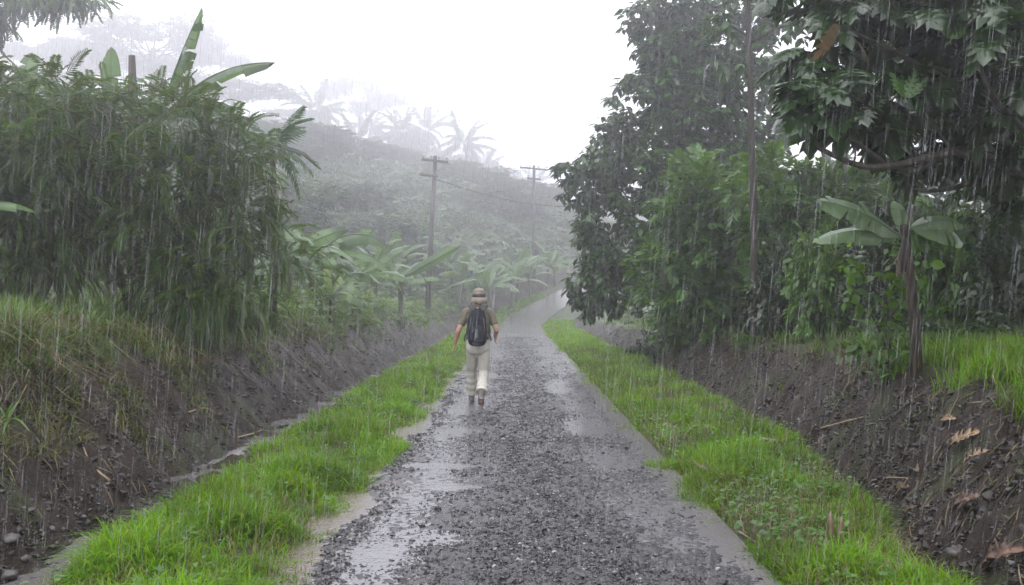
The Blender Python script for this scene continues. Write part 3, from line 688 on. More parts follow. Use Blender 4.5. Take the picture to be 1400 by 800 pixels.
bushy('bushy_tree', 'lush mid green bushy tree behind the slender speckled trunk', atx(985, 21.5), 21.5, [(0, 0, 2.2, 1.5, 1.2, 1.2), (-.9, -.1, 1.4, 1.0, .9, 1.0), (.9, 0, 1.8, 1.0, 1, 1.2), (-.2, -.2, 3.4, 1.0, .9, .75), (.7, 0, 3.1, .9, .9, .8), (-.8, -.2, 2.7, .7, .7, .7), (0, -.2, .9, 1.3, .8, .7)], 2700, M['lush'], .42, LUSHSP)
bushy('bushy_tree', 'yellowish green bushy tree just past the slender trunk, above the grassy bank', atx(1090, 19), 19.0, [(0, 0, 2.0, 1.1, 1.0, 1.1), (-.5, 0, 2.9, .8, .8, .7), (.6, 0, 2.6, .9, .8, .8), (.2, -.1, 1.1, 1.1, .8, .7), (.9, 0, 1.5, .8, .7, .8)], 1700, M['lush'], .4, LUSHSP)

# ---- slender trunk with a thin high crown
Xb, Yb = atx(1030, 18), 18.0; b = Vector((Xb, Yb, gz(Xb, Yb))); t = tree('slender_tree', 'slender tall tree with pale speckled straight trunk on the grassy bank', 'tree', b)
limb(t, [(0, 0, -.2), (.02, 0, 1.6), (-.02, 0, 3.4), (-.06, 0, 5.2), (-.12, 0, 7), (-.1, 0, 8.5)], .082, .04, M['barkpale'], 'trunk', 18)
BL = [(-.4, 0, 5.3, .5, .5, .25), (.5, .2, 5.1, .5, .5, .25), (-.7, .1, 6.1, .6, .5, .3), (.7, -.1, 6.0, .7, .5, .3), (.2, 0, 6.8, .9, .8, .4), (-.3, 0, 7.6, .9, .9, .5)]
for q in BL[:5]: limb(t, [(-.06, 0, q[2] - .3), (q[0] * .6, q[1] * .6, q[2] - .05), q[:3]], .025, .01, M['barkpale'])
P, N = crown_pts(BL, 210, -.1, 9, .2, 2.0)
link('crown', rosettes('crown', P, N, t_leaf(.5, .1, .3), .24, 5, .3), M['bigleaf'], t)

# ---- lobed-leaf tree leaning in from the right
Xb, Yb = 5.9, 8.9; b = Vector((Xb, Yb, gz(Xb, Yb))); t = tree('breadfruit_tree', 'dark tree with large lobed leaves and curving branches leaning over the bank', 'tree', b)
limb(t, [(0, 0, -.2), (-.05, 0, 1), (-.15, 0, 2), (-.2, .1, 3.2), (-.1, .1, 4.2)], .17, .09, M['bark'], 'trunk', 12)
def W(px, py, Y): return tuple(at(px, py, Y) - b)
BR = [[(-.1, 0, 1.2), W(1340, 205, 8.6), W(1240, 235, 8.2), W(1170, 195, 7.9), W(1115, 165, 7.8)],
      [(-.1, 0, 1.0), W(1350, 215, 8.5), W(1230, 225, 8.0), W(1180, 228, 7.9), W(1125, 205, 7.8), W(1112, 185, 7.8)],
      [(-.15, 0, 1.9), W(1330, 130, 8.6), W(1240, 80, 8.2), W(1160, 40, 8.0)],
      [(-.15, 0, 2.2), W(1300, 40, 9.0), W(1220, -20, 8.7), W(1140, -30, 8.5)],
      [(-.1, 0, 1.4), W(1380, 120, 8.4), W(1310, 60, 8.1), W(1270, 10, 8.0)],
      [(-.1, 0, 1.3), W(1370, 250, 9.2), W(1290, 260, 9.2), W(1240, 262, 9.3)],
      [(-.1, 0, 1.0), W(1400, 180, 8.3), W(1350, 120, 7.9), W(1330, 40, 7.8)],
      [(-.1, 0, 1.6), W(1420, 60, 8.4), W(1390, -20, 8.2)],
      [(-.1, 0, 1.5), W(1390, 210, 8.9), W(1320, 215, 8.9), W(1260, 160, 8.7)]]
tips = []
for L_ in BR:
    limb(t, L_, .045, .012, M['bark'], 'limb', 16)
    Q = smooth_path(L_, 16); tips += [Q[-1], Q[-3] + [0, .1, .1], Q[-6] + [0, -.1, .15], Q[-8] + [.05, .2, .1]]
def lobed_crown(tips, extra, seed, per=7, size=.44):
    P = np.array(tips); P = np.vstack([P, extra]) if len(extra) else P
    return P
ex = np.array([W(px, py, Y) for px, py, Y in [(1100, 120, 8.2), (1085, 175, 7.9), (1130, 60, 8.2), (1095, 15, 8.4), (1180, 110, 8.3), (1220, 150, 8.0), (1150, 150, 8.1), (1270, 110, 8.4), (1310, 160, 8.3), (1350, 200, 8.2), (1390, 150, 8.0), (1380, 60, 8.2), (1330, 10, 8.5), (1250, 30, 8.5), (1200, 10, 8.5), (1400, 240, 8.5), (1350, 250, 8.8), (1290, 210, 8.6), (1230, 60, 8.8), (1160, -10, 8.7), (1290, 70, 8.9), (1345, 85, 9.0), (1390, 10, 9.0), (1275, 180, 9.2), (1380, 190, 9.3), (1330, 235, 9.4), (1385, 270, 9.6), (1290, 240, 9.8), (1400, 310, 9.8), (1350, 280, 10.2), (1310, 190, 10.2), (1250, 205, 10), (1390, 230, 10.4), (1415, 180, 9), (1370, 140, 10.4), (1330, 120, 10.2)]])
rs = np.random.default_rng(5)
more = np.stack([rs.uniform(-1.6, 1.2, 60), rs.uniform(-.9, 1.6, 60), rs.uniform(2.75, 4.8, 60)], -1)
P = np.vstack([np.array(tips), ex, more])
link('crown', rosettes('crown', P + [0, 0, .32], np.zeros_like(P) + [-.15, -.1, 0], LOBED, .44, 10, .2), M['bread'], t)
sel = np.array([W(*q) for q in [(1238, 135, 7.75), (1300, 55, 7.8)]]); k = 4; YL = t_lobed(5, .2, .15)
V, F_ = scatter(*YL, np.repeat(sel, k, 0), np.tile([[-.3, .15, .9], [.3, -.1, .9], [.02, .1, 1], [.55, -.2, .6]], (len(sel), 1)), np.tile([[.25, -1, .3], [-.3, -1, .4], [.5, -1, .2], [0, -1, .6]], (len(sel), 1)), rng.uniform(.2, .3, len(sel) * k))
o = link('young_leaves', np_mesh('young_leaves', V, F_), M['lush'], t); o['label'] = 'bright green young lobed leaves'
V, F_ = scatter(*t_lobed(5, .3, .35), np.array([W(1148, 30, 7.8), W(1172, 55, 7.9), W(1170, 200, 7.8)]), np.array([[-.35, -.1, -1.], [.7, 0, -.7], [.2, 0, -1.]]), np.array([[.9, -.6, .2], [.3, -.6, 1], [.9, -.5, .1]]), np.array([.34, .24, .16]))
o = link('withered_leaves', np_mesh('withered_leaves', V, F_), M['olive'], t); o['label'] = 'brown withered lobed leaves'

# ---- darker trees behind, right edge
def lobedtree(X, Y, H, label, n, spread=1.6):
    b = Vector((X, Y, gz(X, Y))); t = tree('shade_tree', label, 'tree', b)
    limb(t, [(0, 0, -.2), (.03, 0, H * .3), (-.05, .1, H * .6), (0, 0, H)], .11, .05, M['bark'], 'trunk', 12)
    bl = [(0, 0, H * .85, spread, spread, H * .16), (-spread * .6, -.2, H * .62, spread * .75, .9, H * .13), (spread * .5, .1, H * .66, spread * .8, 1, H * .14), (-.1, .2, H * 1.05, spread * .9, 1, H * .14)]
    for q in bl: limb(t, [(0, 0, q[2] * .6), (q[0] * .5 + .05, q[1] * .5, q[2] * .8), (q[0], q[1], q[2])], .05, .015, M['bark'])
    P, N = crown_pts(bl, n, -.2, 11, .2, 1.0)
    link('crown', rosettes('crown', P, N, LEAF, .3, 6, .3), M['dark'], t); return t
lobedtree(atx(1378, 15), 15.0, 6.2, 'thin dark trunk with a heavy shaded crown, nearest the edge of the forest', 620, 1.9)
lobedtree(atx(1300, 17.5), 17.5, 6.6, 'dark shaded tree standing behind the lone banana plant', 560, 1.8)
lobedtree(8.4, 13.2, 5.4, 'low branched dark tree filling the forest edge behind the thin trunk', 620, 2.0)
lobedtree(9.6, 12.0, 6.5, 'dark shaded tree at the edge of the view behind the lobed leaves', 560, 2.0)

# ---- understory shrubs along the forest edge
shr = [(1075, 17.5, 1.7, .9), (1120, 16, 1.9, .8), (1165, 18, 2.2, 1), (1210, 15.5, 2.0, .9), (1290, 14.5, 2.0, .9), (1330, 16.5, 2.6, 1.1), (1375, 13.5, 1.9, .9), (1420, 15, 2.4, 1.1), (1250, 19, 3.0, 1.3), (1150, 21, 3.4, 1.5), (930, 24, 1.6, 1.0), (880, 26, 1.5, .9), (1020, 22.5, 1.6, 1), (1200, 22, 4.2, 1.6), (1340, 20, 4.6, 1.7)]
slab = ['dark low shrub beside the slender pale trunk', 'small shaded shrub on the bank between slender trunk and sapling', 'leafy shrub behind the sapling with bright leaves', 'shrub showing below the left banana leaf', 'shrub showing just past the banana stem', 'leafy shrub beneath the right banana leaf', 'shrub at the foot of the thin dark trunk', 'shrub at the edge of the view behind tall grass', 'taller shrub behind the banana stem', 'tall leafy shrub filling the gap over the bank', 'low shrub under the lush bushy tree', 'low shrub under the big leaved tree by the road', 'shrub at the base of the bushy trees', 'tall shaded thicket behind the up-pointing banana leaf', 'tall shaded thicket under the dark trees']
protos = []
for i, (px, Y, h, w) in enumerate(shr):
    X = atx(px, Y)
    if i < 3:
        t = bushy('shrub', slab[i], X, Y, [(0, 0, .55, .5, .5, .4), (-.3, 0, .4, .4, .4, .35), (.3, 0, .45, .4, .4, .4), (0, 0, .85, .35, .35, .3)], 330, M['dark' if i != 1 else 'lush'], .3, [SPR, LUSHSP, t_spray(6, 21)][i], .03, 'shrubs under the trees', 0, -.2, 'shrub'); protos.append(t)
    else:
        t = copy_tree(protos[i % 3]); t.location = (X, Y, gz(X, Y)); t['label'] = slab[i]
    t.scale = (w * 1.1, w * 1.1, h * .88); t.rotation_euler.z = i * 1.3

# ================================================================== BANANA PLANTS
def banana_leaf(L, Wd, e0, bend, tear=.5, seed=0, fold=.35, n=16):
    """leaf starting at the origin along +x, rising at e0 and arching down by bend"""
    r = random.Random(seed); P = [np.zeros(3)]; e = e0
    for i in range(n):
        P.append(P[-1] + np.array([math.cos(e), 0, math.sin(e)]) * L / n); e -= bend / n * (1.4 if i > n * .3 else .4)
    P = np.array(P); T = np.gradient(P, axis=0); T /= np.linalg.norm(T, axis=1)[:, None]
    up = np.stack([-T[:, 2], np.zeros(n + 1), T[:, 0]], -1)
    G = Geo(); prof = lambda t: Wd / 2 * (max(0, math.sin(PI * min(1, max(0, (t - .1) / .9)) ** .8)) ** .5)
    for sg in (-1, 1):
        i = int(n * .1)
        while i < n:
            k = 1 if r.random() < tear else r.randint(2, 5)
            k = min(k, n - i); a = fold * r.uniform(.2, 1) + (r.random() < tear * .6) * r.uniform(.2, .9)
            V = []; sh = r.uniform(-.01, .03) * L if r.random() < tear else 0
            for j in range(i, i + k + 1):
                t = j / n; w = prof(t)
                V.append(P[j]); 
                for q, aa in ((.55, a * .6), (1.0, a)):
                    V.append(P[j] + np.array([0, sg, 0]) * w * q * math.cos(aa) - up[j] * w * q * math.sin(aa) + T[j] * (sh + w * .25) * q * (1 if j > i else 1.1 if j else 1))
            F_ = []
            for j in range(k):
                o = 3 * j
                for c in (0, 1):
                    f = [(o + c, o + c + 1, o + c + 4), (o + c, o + c + 4, o + c + 3)]
                    F_ += f if sg < 0 else [x[::-1] for x in f]
            if len(F_): G.add(V, F_)
            i += k
    V, F_ = tube(P - up * .006, np.linspace(.02, .005, n + 1) * max(.6, L), 5); G.add(V, F_)
    return G.mesh('leaf')

def banana(label, X, Y, H, r, leaves, group=None, seed=0, mat='banana', dead=2, lean=(0, 0), z=None, cat='banana plant', name='banana_plant'):
    b = Vector((X, Y, gz(X, Y) if z is None else z)); t = empty(name, b, 0, label, cat, group); rr = random.Random(seed)
    top = np.array([lean[0], lean[1], H])
    P = smooth_path([(0, 0, -.1), (lean[0] * .2, lean[1] * .2, H * .4), top * .98 + 0, top], 10); V, F_ = tube(P, np.linspace(r, r * .6, 10), 10, jit=.14)
    link('stem', np_mesh('stem', V, F_), M['stem' if group is None else 'stemg'], t)
    for i, (az, e0, bend, L, Wd, tear, *ex_) in enumerate(leaves):
        o = link('leaf', banana_leaf(L, Wd, math.radians(e0), math.radians(bend), tear, seed * 31 + i, ex_[1] if len(ex_) > 1 else .35), M[mat], t); o.location = top - np.array([0, 0, rr.uniform(0, .12)]); o.rotation_euler = (math.radians(ex_[0]) if ex_ else rr.uniform(-.25, .25), 0, math.radians(az))
    for i in range(dead):
        o = link('dead_leaf', banana_leaf(H * .2 + .12, .1, -1.1, .5, .8, seed * 17 + i, 1.3), M['deadleaf'], t); o.location = top - np.array([0, 0, .1]); o.rotation_euler = (0, 0, rr.uniform(0, 6.28))
    return t

# lone plant on the right bank
banana('lone banana plant with three pale broad leaves on the bare right bank', atx(1252, 9.9), 9.9, 1.52, .064, [(180, 20, 55, .98, .32, .4, -40, .5), (166, 46, 30, 1.1, .36, .35, -50, .5), (-4, 6, 60, .72, .34, .4, 42, .6), (8, 26, 50, .66, .28, .4, 40, .5), (100, 70, 30, .5, .2, .1)], None, 2, 'banana_sheen', 5, (-.12, 0))
# plants whose tops stand over the feathery tree
Yp = 17.6
def topz(py, Y, X): return 1.6 + (HY - py) * Y / F_PX - gz(X, Y)
for (px, py, lv, lab, sd) in [
    (22, 150, [(80, 84, 25, 1.25, .5, .1), (190, 35, 70, 1.3, .42, .3, -20, .8), (10, 25, 80, 1.4, .42, .5, 20, .8)], 'banana plant with a rounded upright leaf above the feathery foliage, near the edge of view', 3),
    (150, 150, [(172, 34, 30, 1.9, .55, .7, -25, .8), (100, 82, 12, 1.3, .36, .1), (20, 30, 80, 1.3, .42, .5), (60, 70, 60, 1.2, .4, .3)], 'banana plant with a tattered leaf and an upright leaf beside a brown stub', 4),
    (215, 160, [(8, 68, 6, 2.3, .5, .9, 30, .9), (2, 44, 44, 2.55, .6, .45, 15, .95), (-12, 30, 60, 1.75, .45, .5, 20, .9), (200, 60, 90, 1.2, .42, .4)], 'banana plant with two long torn leaves rising highest above the feathery tree', 5)]:
    X = atx(px, Yp); banana(lab, X, Yp, topz(py, Yp, X), .13, lv, 'banana plants behind the feathery tree', sd)
Xs = atx(183, 17.2); zt = topz(75, 17.2, Xs); b = Vector((Xs, 17.2, gz(Xs, 17.2)))
V, F_ = tube([(0, 0, -.1), (0, 0, zt * .5), (-.03, 0, zt * .85), (-.06, 0, zt)], [.12, .1, .085, .055], 9, jit=.3)
tag(link('dead_trunk', np_mesh('dead_trunk', V, F_), M['bark'], None, b), 'bare brown stub of a dead stem poking out above the feathery tree', 'tree stub')
# low leaf at the left edge
banana('small banana plant with one pale drooping leaf in front of the feathery foliage', atx(-40, 12.3), 12.3, 1.35, .07, [(2, 12, 45, .85, .26, .2), (140, 40, 60, .9, .3, .3)], None, 8, 'banana', 1)
# mid-distance group along the bank
mid = [(425, 330, 27, [(5, 52, 100, 1.7, .5, .5), (-15, 24, 70, 1.6, .45, .6), (80, 80, 15, 1.3, .42, .1), (170, 40, 70, 1.3, .42, .3), (120, 60, 50, 1.2, .4, .2), (215, 25, 80, 1.2, .4, .3)], 'largest of the banana plants between feathery tree and power pole'),
       (487, 352, 30, [(12, 42, 25, 1.35, .42, .2), (-10, 18, 60, 1.3, .38, .4), (175, 30, 80, 1.2, .36, .4), (95, 75, 20, 1.0, .35, .1), (230, 15, 70, 1.0, .35, .4)], 'banana plant with one dark leaf pointing up towards the power pole'),
       (548, 355, 37, [(0, 14, 25, 1.05, .36, .5), (180, 20, 60, 1.7, .4, .4), (75, 80, 10, 1.7, .42, .1), (110, 78, 12, 1.5, .4, .1), (40, 50, 60, 1.4, .4, .3)], 'banana plant with two upright leaves close to the power pole'),
       (392, 322, 24, [(190, 30, 70, 1.2, .42, .3), (170, 60, 60, 1.1, .4, .2), (15, 30, 80, 1.2, .42, .3), (60, 70, 40, 1.1, .4, .2)], 'banana plant half hidden by the fringe of the feathery tree'),
       (340, 300, 22, [(160, 45, 60, 1.1, .4, .3), (20, 30, 80, 1.1, .4, .3), (90, 70, 40, 1.0, .4, .3), (200, 20, 60, 1.1, .4, .3)], 'banana plant glimpsed through the right of the feathery crown')]
for i, (px, py, Y, lv, lab) in enumerate(mid):
    X = atx(px, Y); banana(lab, X, Y, topz(py + 26, Y, X), .12, [(a, e, bd, L * 1.55, w_ * (1.5 if e < 65 else 1.0), tr, (20 if e < 65 else 60) * (1 if abs(a) < 90 else -1)) for a, e, bd, L, w_, tr in lv], 'banana plants along the left bank', 20 + i, 'banana', 4)
    if i < 3:
        banana(['smaller banana plant crowding the largest one beyond the feathery tree', 'low banana plant leaning beside the one with the dark raised leaf', 'stunted banana plant at the foot of the one with upright leaves'][i], X + (.7, -.8, -.9)[i], Y - .6, max(.5, topz(py + 52, Y, X)), .09, [(az_ * 57 + 25 + i * 40, e_, 75, 1.5, .55, .6, 25 if math.cos(math.radians(az_ * 57 + 25 + i * 40)) > 0 else -25) for az_, e_ in enumerate((30, 55, 20, 65, 40, 12))], 'banana plants along the left bank', 60 + i, 'banana', 3)
banana('small young yellow green banana plant in the long grass of the bank', atx(452, 25), 25, .75, .06, [(100, 75, 20, .9, .22, .1), (20, 40, 70, .8, .2, .1), (150, 45, 70, .8, .2, .1), (-30, 30, 90, .9, .2, .3), (60, 65, 30, .8, .2, .1)], None, 31, 'bananay', 0)
# far banana plants: one built, the rest copies
far = [(536, 330, 56), (630, 335, 66), (655, 312, 66), (672, 338, 63), (705, 305, 72), (698, 335, 68), (745, 318, 80), (540, 300, 58), (505, 300, 50), (620, 295, 70), (760, 330, 82), (725, 340, 74)]
proto = None
for i, (px, py, Y) in enumerate(far):
    X = atx(px, Y); z0 = gz(X, Y)
    if proto is None:
        proto = banana('hazy banana plant among the growth around the power poles', X, Y, 2.2, .13, [(a * 51 + 10, e, 70, 2.6, .75, .4) for a, e in enumerate((35, 62, 28, 75, 40, 55, 20))], 'hazy banana plants on the far slope', 40, 'banana', 1); o = proto
    else: o = copy_tree(proto); o.location = (X, Y, z0)
    zt = 1.6 + (HY - py) * Y / F_PX - z0; o.rotation_euler.z = i * 2.1; s = max(.5, min(1.2, zt / 4.3)); o.scale = (min(s, 1.15),) * 2 + (s,); o.location.z = z0 - .35 * s; o.rotation_euler.x = .12 * math.sin(i * 2.3); o.rotation_euler.y = .12 * math.sin(i * 1.3)

# ================================================================== PALMS
def palm_mesh(nf, L, droop, seed, pairs=20, ll=.22, hang=.9, lw=.03):
    r = random.Random(seed); G = Geo(); tv = [t_frond(pairs, ll, lw, droop * k, hang, seed + i) for i, k in enumerate((.5, .9, 1.25))]
    for i in range(nf):
        az = i * 2.4 + r.uniform(-.2, .2); el = r.choice([1.2, .8, .5, .25, .0, -.3]) ; a = np.array([[math.cos(az) * math.cos(el), math.sin(az) * math.cos(el), math.sin(el)]])
        nr = np.array([[-math.cos(az) * math.sin(el), -math.sin(az) * math.sin(el), math.cos(el)]])
        G.add(*scatter(*tv[i % 3], np.zeros((1, 3)), a, nr, np.array([L * r.uniform(.85, 1.1)])))
    return G.mesh('crown')
Xp, Yq = atx(372, 19.5), 19.5; b = Vector((Xp, Yq, gz(Xp, Yq))); zt = topz(205, Yq, Xp)
t = empty('feather_palm', b, 0, 'small palm with arching feathery fronds beside the crown of the dense tree', 'palm')
V, F_ = tube([(0, 0, -.1), (.05, 0, zt * .5), (0, 0, zt)], [.09, .075, .06], 8, jit=.1); link('trunk', np_mesh('trunk', V, F_), M['bark'], t)
o = link('crown', palm_mesh(20, 1.15, .9, 4, 17, .24, 1.2, .05), M['bigleaf'], t); o.location = (0, 0, zt)

# coconut palms on the misty hill: crown centre px, py, distance
pal = [(432, 150, 88, 'faint coconut palm standing apart above the feather palm'), (548, 180, 92, 'coconut palm at the left of the three tall ones over the near pole'), (582, 178, 95, 'coconut palm with an upswept crown in the middle over the near pole'), (634, 196, 84, 'largest coconut palm in the mist, right above the near power pole'), (486, 195, 80, 'faint coconut palm below the flat topped tree'), (732, 252, 118, 'faint coconut palm behind the far power pole'), (660, 232, 100, 'coconut palm crown low between the two poles'), (505, 178, 104, 'palest coconut palm behind the flat topped tree')]
p0 = None
for i, (px, py, Y, lab) in enumerate(pal):
    Y *= 2.4
    X = atx(px, Y); z0 = gz(X, Y); zt = 1.6 + (HY - py) * Y / F_PX - z0
    if p0 is None:
        p0 = empty('coconut_palm', (X, Y, z0), 0, lab, 'palm', 'coconut palms on the misty hill'); o = p0
        V, F_ = tube(smooth_path([(0, 0, -.02), (.03, 0, .35), (.05, .01, .7), (0, 0, 1)], 10) * np.array([10, 10, 10.]), np.linspace(.2, .12, 10), 7); link('trunk', np_mesh('trunk', V, F_), M['bark'], p0)
        c = link('crown', palm_mesh(22, 3.6, .8, 9, 24, .24, 1.0, .04), M['hill'], p0); c.location = (0, 0, 10)
    else: o = copy_tree(p0); o.location = (X, Y, z0); o['label'] = lab
    s = max(.3, zt / 10); o.scale = (2.1, 2.1, s); o.rotation_euler.z = i * 1.7
    for c in o.children:
        if c.name.startswith('crown'): c.scale = (1, 1, 2.1 / s)

# ================================================================== HILL TREES
def umbrella_proto():
    t = empty('umbrella_tree', (0, 0, 0)); bl = []; r = random.Random(3)
    limb(t, [(0, 0, -.3), (.1, 0, 4), (0, .2, 8), (.2, 0, 11)], .4, .2, M['barkpale'], 'trunk', 10)
    for i in range(13):
        az = i * 2.4; d = r.uniform(1.5, 6.2); z = 13.6 - d * .28 + r.uniform(-1.6, .8); q = (math.cos(az) * d, math.sin(az) * d, z, r.uniform(1.3, 2.3), r.uniform(1.3, 2.3), r.uniform(.35, .6)); bl.append(q)
        limb(t, [(.1, 0, 8 + r.uniform(0, 2.5)), (q[0] * .45, q[1] * .45, z * .86), q[:3]], .12, .03, M['barkpale'])
    P, N = crown_pts(bl, 2600, -.12, 15, .2, .7); link('crown', crown_mesh('crown', P, N, SPR, .75, .1, .1, 1.6), M['hill'], t); return t
def round_proto(seed, wide):
    t = empty('forest_tree', (0, 0, 0)); r = random.Random(seed); limb(t, [(0, 0, -.3), (.1, 0, 2), (0, .1, 4.5), (.1, 0, 7)], .22, .08, M['bark'], 'trunk', 8)
    bl = [(0, 0, 5.5, 2 * wide, 2 * wide, 2.2)] + [(r.uniform(-1.8, 1.8) * wide, r.uniform(-1.8, 1.8) * wide, r.uniform(1.2, 8.6), r.uniform(.9, 1.5) * wide, r.uniform(.9, 1.5) * wide, r.uniform(.7, 1.3)) for _ in range(14)]
    for q in bl[1:5]: limb(t, [(0, 0, q[2] * .6), (q[0] * .5, q[1] * .5, q[2] * .8), q[:3]], .08, .02, M['bark'])
    P, N = crown_pts(bl, 2600, -.16, seed, .5, .8); link('crown', crown_mesh('crown', P, N, SPR, .72, .2, .25, 1.0), M['hill'], t); return t
UM = umbrella_proto(); R1 = round_proto(4, 1.0); R2 = round_proto(8, 1.35)
hill = []
umb = [(205, 32, 78, 1.15, 'broad flat topped tree, the highest crown on the misty hill'), (318, 112, 76, .85, 'flat topped tree with gappy layered crown behind the longest banana leaf'), (112, 60, 84, 1.1, 'flat topped tree behind the tattered banana leaf and the hanging branch'), (492, 112, 108, .95, 'lacy flat topped tree standing alone on the skyline left of the palms'), (30, 75, 88, 1.1, 'flat topped tree farthest along the hill below the hanging branch'), (265, 70, 90, 1.0, 'pale flat topped tree between the two torn banana leaves'), (400, 150, 100, .75, 'pale flat topped tree beside the lone coconut palm')]
for i, (px, py, Y, sx, lab) in enumerate(umb):
    Y *= 2.5; sx *= 2.3
    X = atx(px, Y); z0 = gz(X, Y); o = UM if i == 0 else copy_tree(UM); o.location = (X, Y, z0); s = (1.6 + (HY - py) * Y / F_PX - z0) / 14.3
    o.scale = (sx, sx, s); o.rotation_euler.z = i * 1.1; tag(o, lab, 'tree', 'flat topped trees on the misty hill')
rt = [(300, 190, 62, 1.1), (250, 210, 66, 1.2), (350, 200, 68, 1.1), (180, 190, 70, 1.2), (110, 180, 72, 1.2), (40, 180, 74, 1.2), (420, 205, 58, 1.0), (455, 220, 64, 1.0), (395, 235, 50, .9), (500, 222, 72, 1.1), (530, 240, 66, 1.0), (475, 250, 54, .8), (560, 225, 80, 1.1), (600, 232, 78, 1.1), (575, 262, 68, .9), (640, 240, 88, 1.1), (675, 230, 96, 1.1), (620, 270, 72, .9), (660, 275, 80, .9), (700, 242, 104, 1.2), (690, 285, 86, .9), (725, 262, 110, 1.1), (750, 268, 120, 1.2), (735, 300, 95, .9), (780, 272, 135, 1.4), (815, 275, 140, 1.5), (760, 310, 100, 1), (520, 285, 52, .7), (850, 265, 130, 1.4), (900, 250, 120, 1.4), (560, 180, 110, 1.2), (610, 205, 108, 1.2), (450, 180, 98, 1.2), (380, 170, 88, 1.2), (520, 195, 98, 1.1), (655, 215, 118, 1.2), (-40, 150, 60, 1.4), (960, 240, 90, 1.4), (1060, 230, 60, 1.3), (1150, 220, 52, 1.3)]
mt = [(410, 270, 75, 1.2), (470, 290, 85, 1.2), (530, 300, 95, 1.3), (600, 300, 112, 1.4), (660, 302, 125, 1.4), (715, 318, 135, 1.4), (440, 240, 105, 1.4), (370, 250, 70, 1.1), (560, 282, 108, 1.4), (690, 275, 160, 1.7), (755, 322, 155, 1.6)]
hr = np.random.default_rng(11)
while len(mt) < 33:
    px = hr.uniform(335, 740); Y = hr.uniform(92, 200); X = atx(px, Y)
    if X - cx(Y) > -11: continue
    py = max(HY - (gz(X, Y) + hr.uniform(6, 11) - 1.6) * F_PX / Y, np.interp(px, [330, 450, 560, 640, 700, 765], [205, 228, 238, 258, 285, 305])); mt.append((px, py, Y / 1.45, hr.uniform(.8, 1.25)))
for i, (px, py, Y, sx) in enumerate(rt + mt):
    k_ = 1 + 1.35 * min(1, max(0, (Y - 48) / 14)); k_ = min(k_, 285 / Y) if i < len(rt) else 1.6; Y *= k_; sx *= min(k_, 1.9)
    X = atx(px, Y); z0 = gz(X, Y); src = (R1, R2)[i % 2]; o = src if i < 2 else copy_tree(src); o.location = (X, Y, z0)
    s = max(.35, (1.6 + (HY - py) * Y / F_PX - z0) / 9.0); o.scale = (sx, sx, s); o.rotation_euler.z = i * 1.9
    tag(o, 'hazy rounded forest tree merging with its neighbours on the misty hillside', 'tree', 'rounded trees of the misty hillside')

# ================================================================== POWER POLES AND LINE
def pole(label, base, top, arm_w, arm_rot, low_w, low_both):
    t = empty('utility_pole', base, 0, label, 'utility pole', 'wooden power poles'); d = Vector(top) - Vector(base); H = d.length
    P = [np.array([0, 0, -.3]), np.array(d) * .5, np.array(d)]; V, F_ = tube(P, [.16, .14, .115], 12); link('pole', np_mesh('pole', V, F_), M['pole'], t)
    q = lambda z: np.array(d) * (z / H); Rm = Matrix.Rotation(arm_rot, 4, 'Z') @ Matrix.Rotation(.1, 4, 'Y')
    def arm(z, w, cxo):
        g = Geo(); box(g, (0, 0, 0), (w, .11, .13), Rm); o = link('crossarm', g.mesh('crossarm', False), M['pole'], t); c = q(z) + np.array((Rm @ Vector((cxo, -.17, 0)))[:]); o.location = c
        for x in np.linspace(-w / 2 + .1, w / 2 - .1, 4 if w > 1.2 else 2):
            gi = Geo(); V, F_ = tube([(0, 0, 0), (0, 0, .09), (0, 0, .1), (0, 0, .17), (0, 0, .2)], [.02, .02, .05, .055, .03], 8); gi.add(V, F_); ins = link('insulator', gi.mesh('insulator'), M['ceramic'], o); ins.location = Rm @ Vector((x, 0, .06))
        return c
    c = arm(H - .3, arm_w, 0)
    arm(H - 1.15, low_w, 0 if low_both else -low_w * .3)
    e = c + np.array((Rm @ Vector((arm_w * .42, 0, -.06)))[:]); V, F_ = tube([e, (e + q(H - 1.05)) / 2, q(H - .95) + np.array([.1, -.12, 0])], .022, 6); link('brace', np_mesh('brace', V, F_), M['metal'], t)
    return t
Y1, Y2 = 53.0, 80.0
b1 = at(584, 424, Y1); b1.z = min(b1.z, gz(b1.x, b1.y)); t1 = at(595, 213, Y1)
pole('nearer wooden power pole leaning slightly, with two crossarms, on the left bank', b1, t1, 1.5, .1, 1.0, False)
b2 = at(730, 372, Y2); b2.z = gz(b2.x, b2.y); t2 = at(730, 226, Y2)
pole('farther wooden power pole, pale in the mist beside the bend', b2, t2, 2.4, 0, 1.2, True)
b3 = Vector((9.5, 62, gz(9.5, 62))); t3 = b3 + Vector((0, 0, 8.6))
w0 = at(592, 245, Y1) + Vector((.1, -.1, 0)); w1 = at(783, 283.5, 66); w2 = Vector((13, 72, 7.2))
ts = np.linspace(0, 1, 30)[:, None]; a0, a1 = np.array(w0), np.array(w1); dirx = a1 - a0
Pw = a0 + dirx * (ts * 1.5) ; Pw[:, 2] -= (.35 * np.sin(np.clip(ts[:, 0] * 1.5, 0, 1) * PI))
V, F_ = tube(Pw, .036, 5); tag(link('power_line', np_mesh('power_line', V, F_), M['wire']), 'single dark cable sagging from the nearer pole across the road', 'cable')
bp = Vector((float(Pw[-1][0]), float(Pw[-1][1]), 0)); bp.z = gz(bp.x, bp.y)
pole('power pole behind the big leaved tree that carries the far end of the cable', bp, Vector((bp.x, bp.y, float(Pw[-1][2]) + 1.0)), 1.6, .5, 1.0, False)

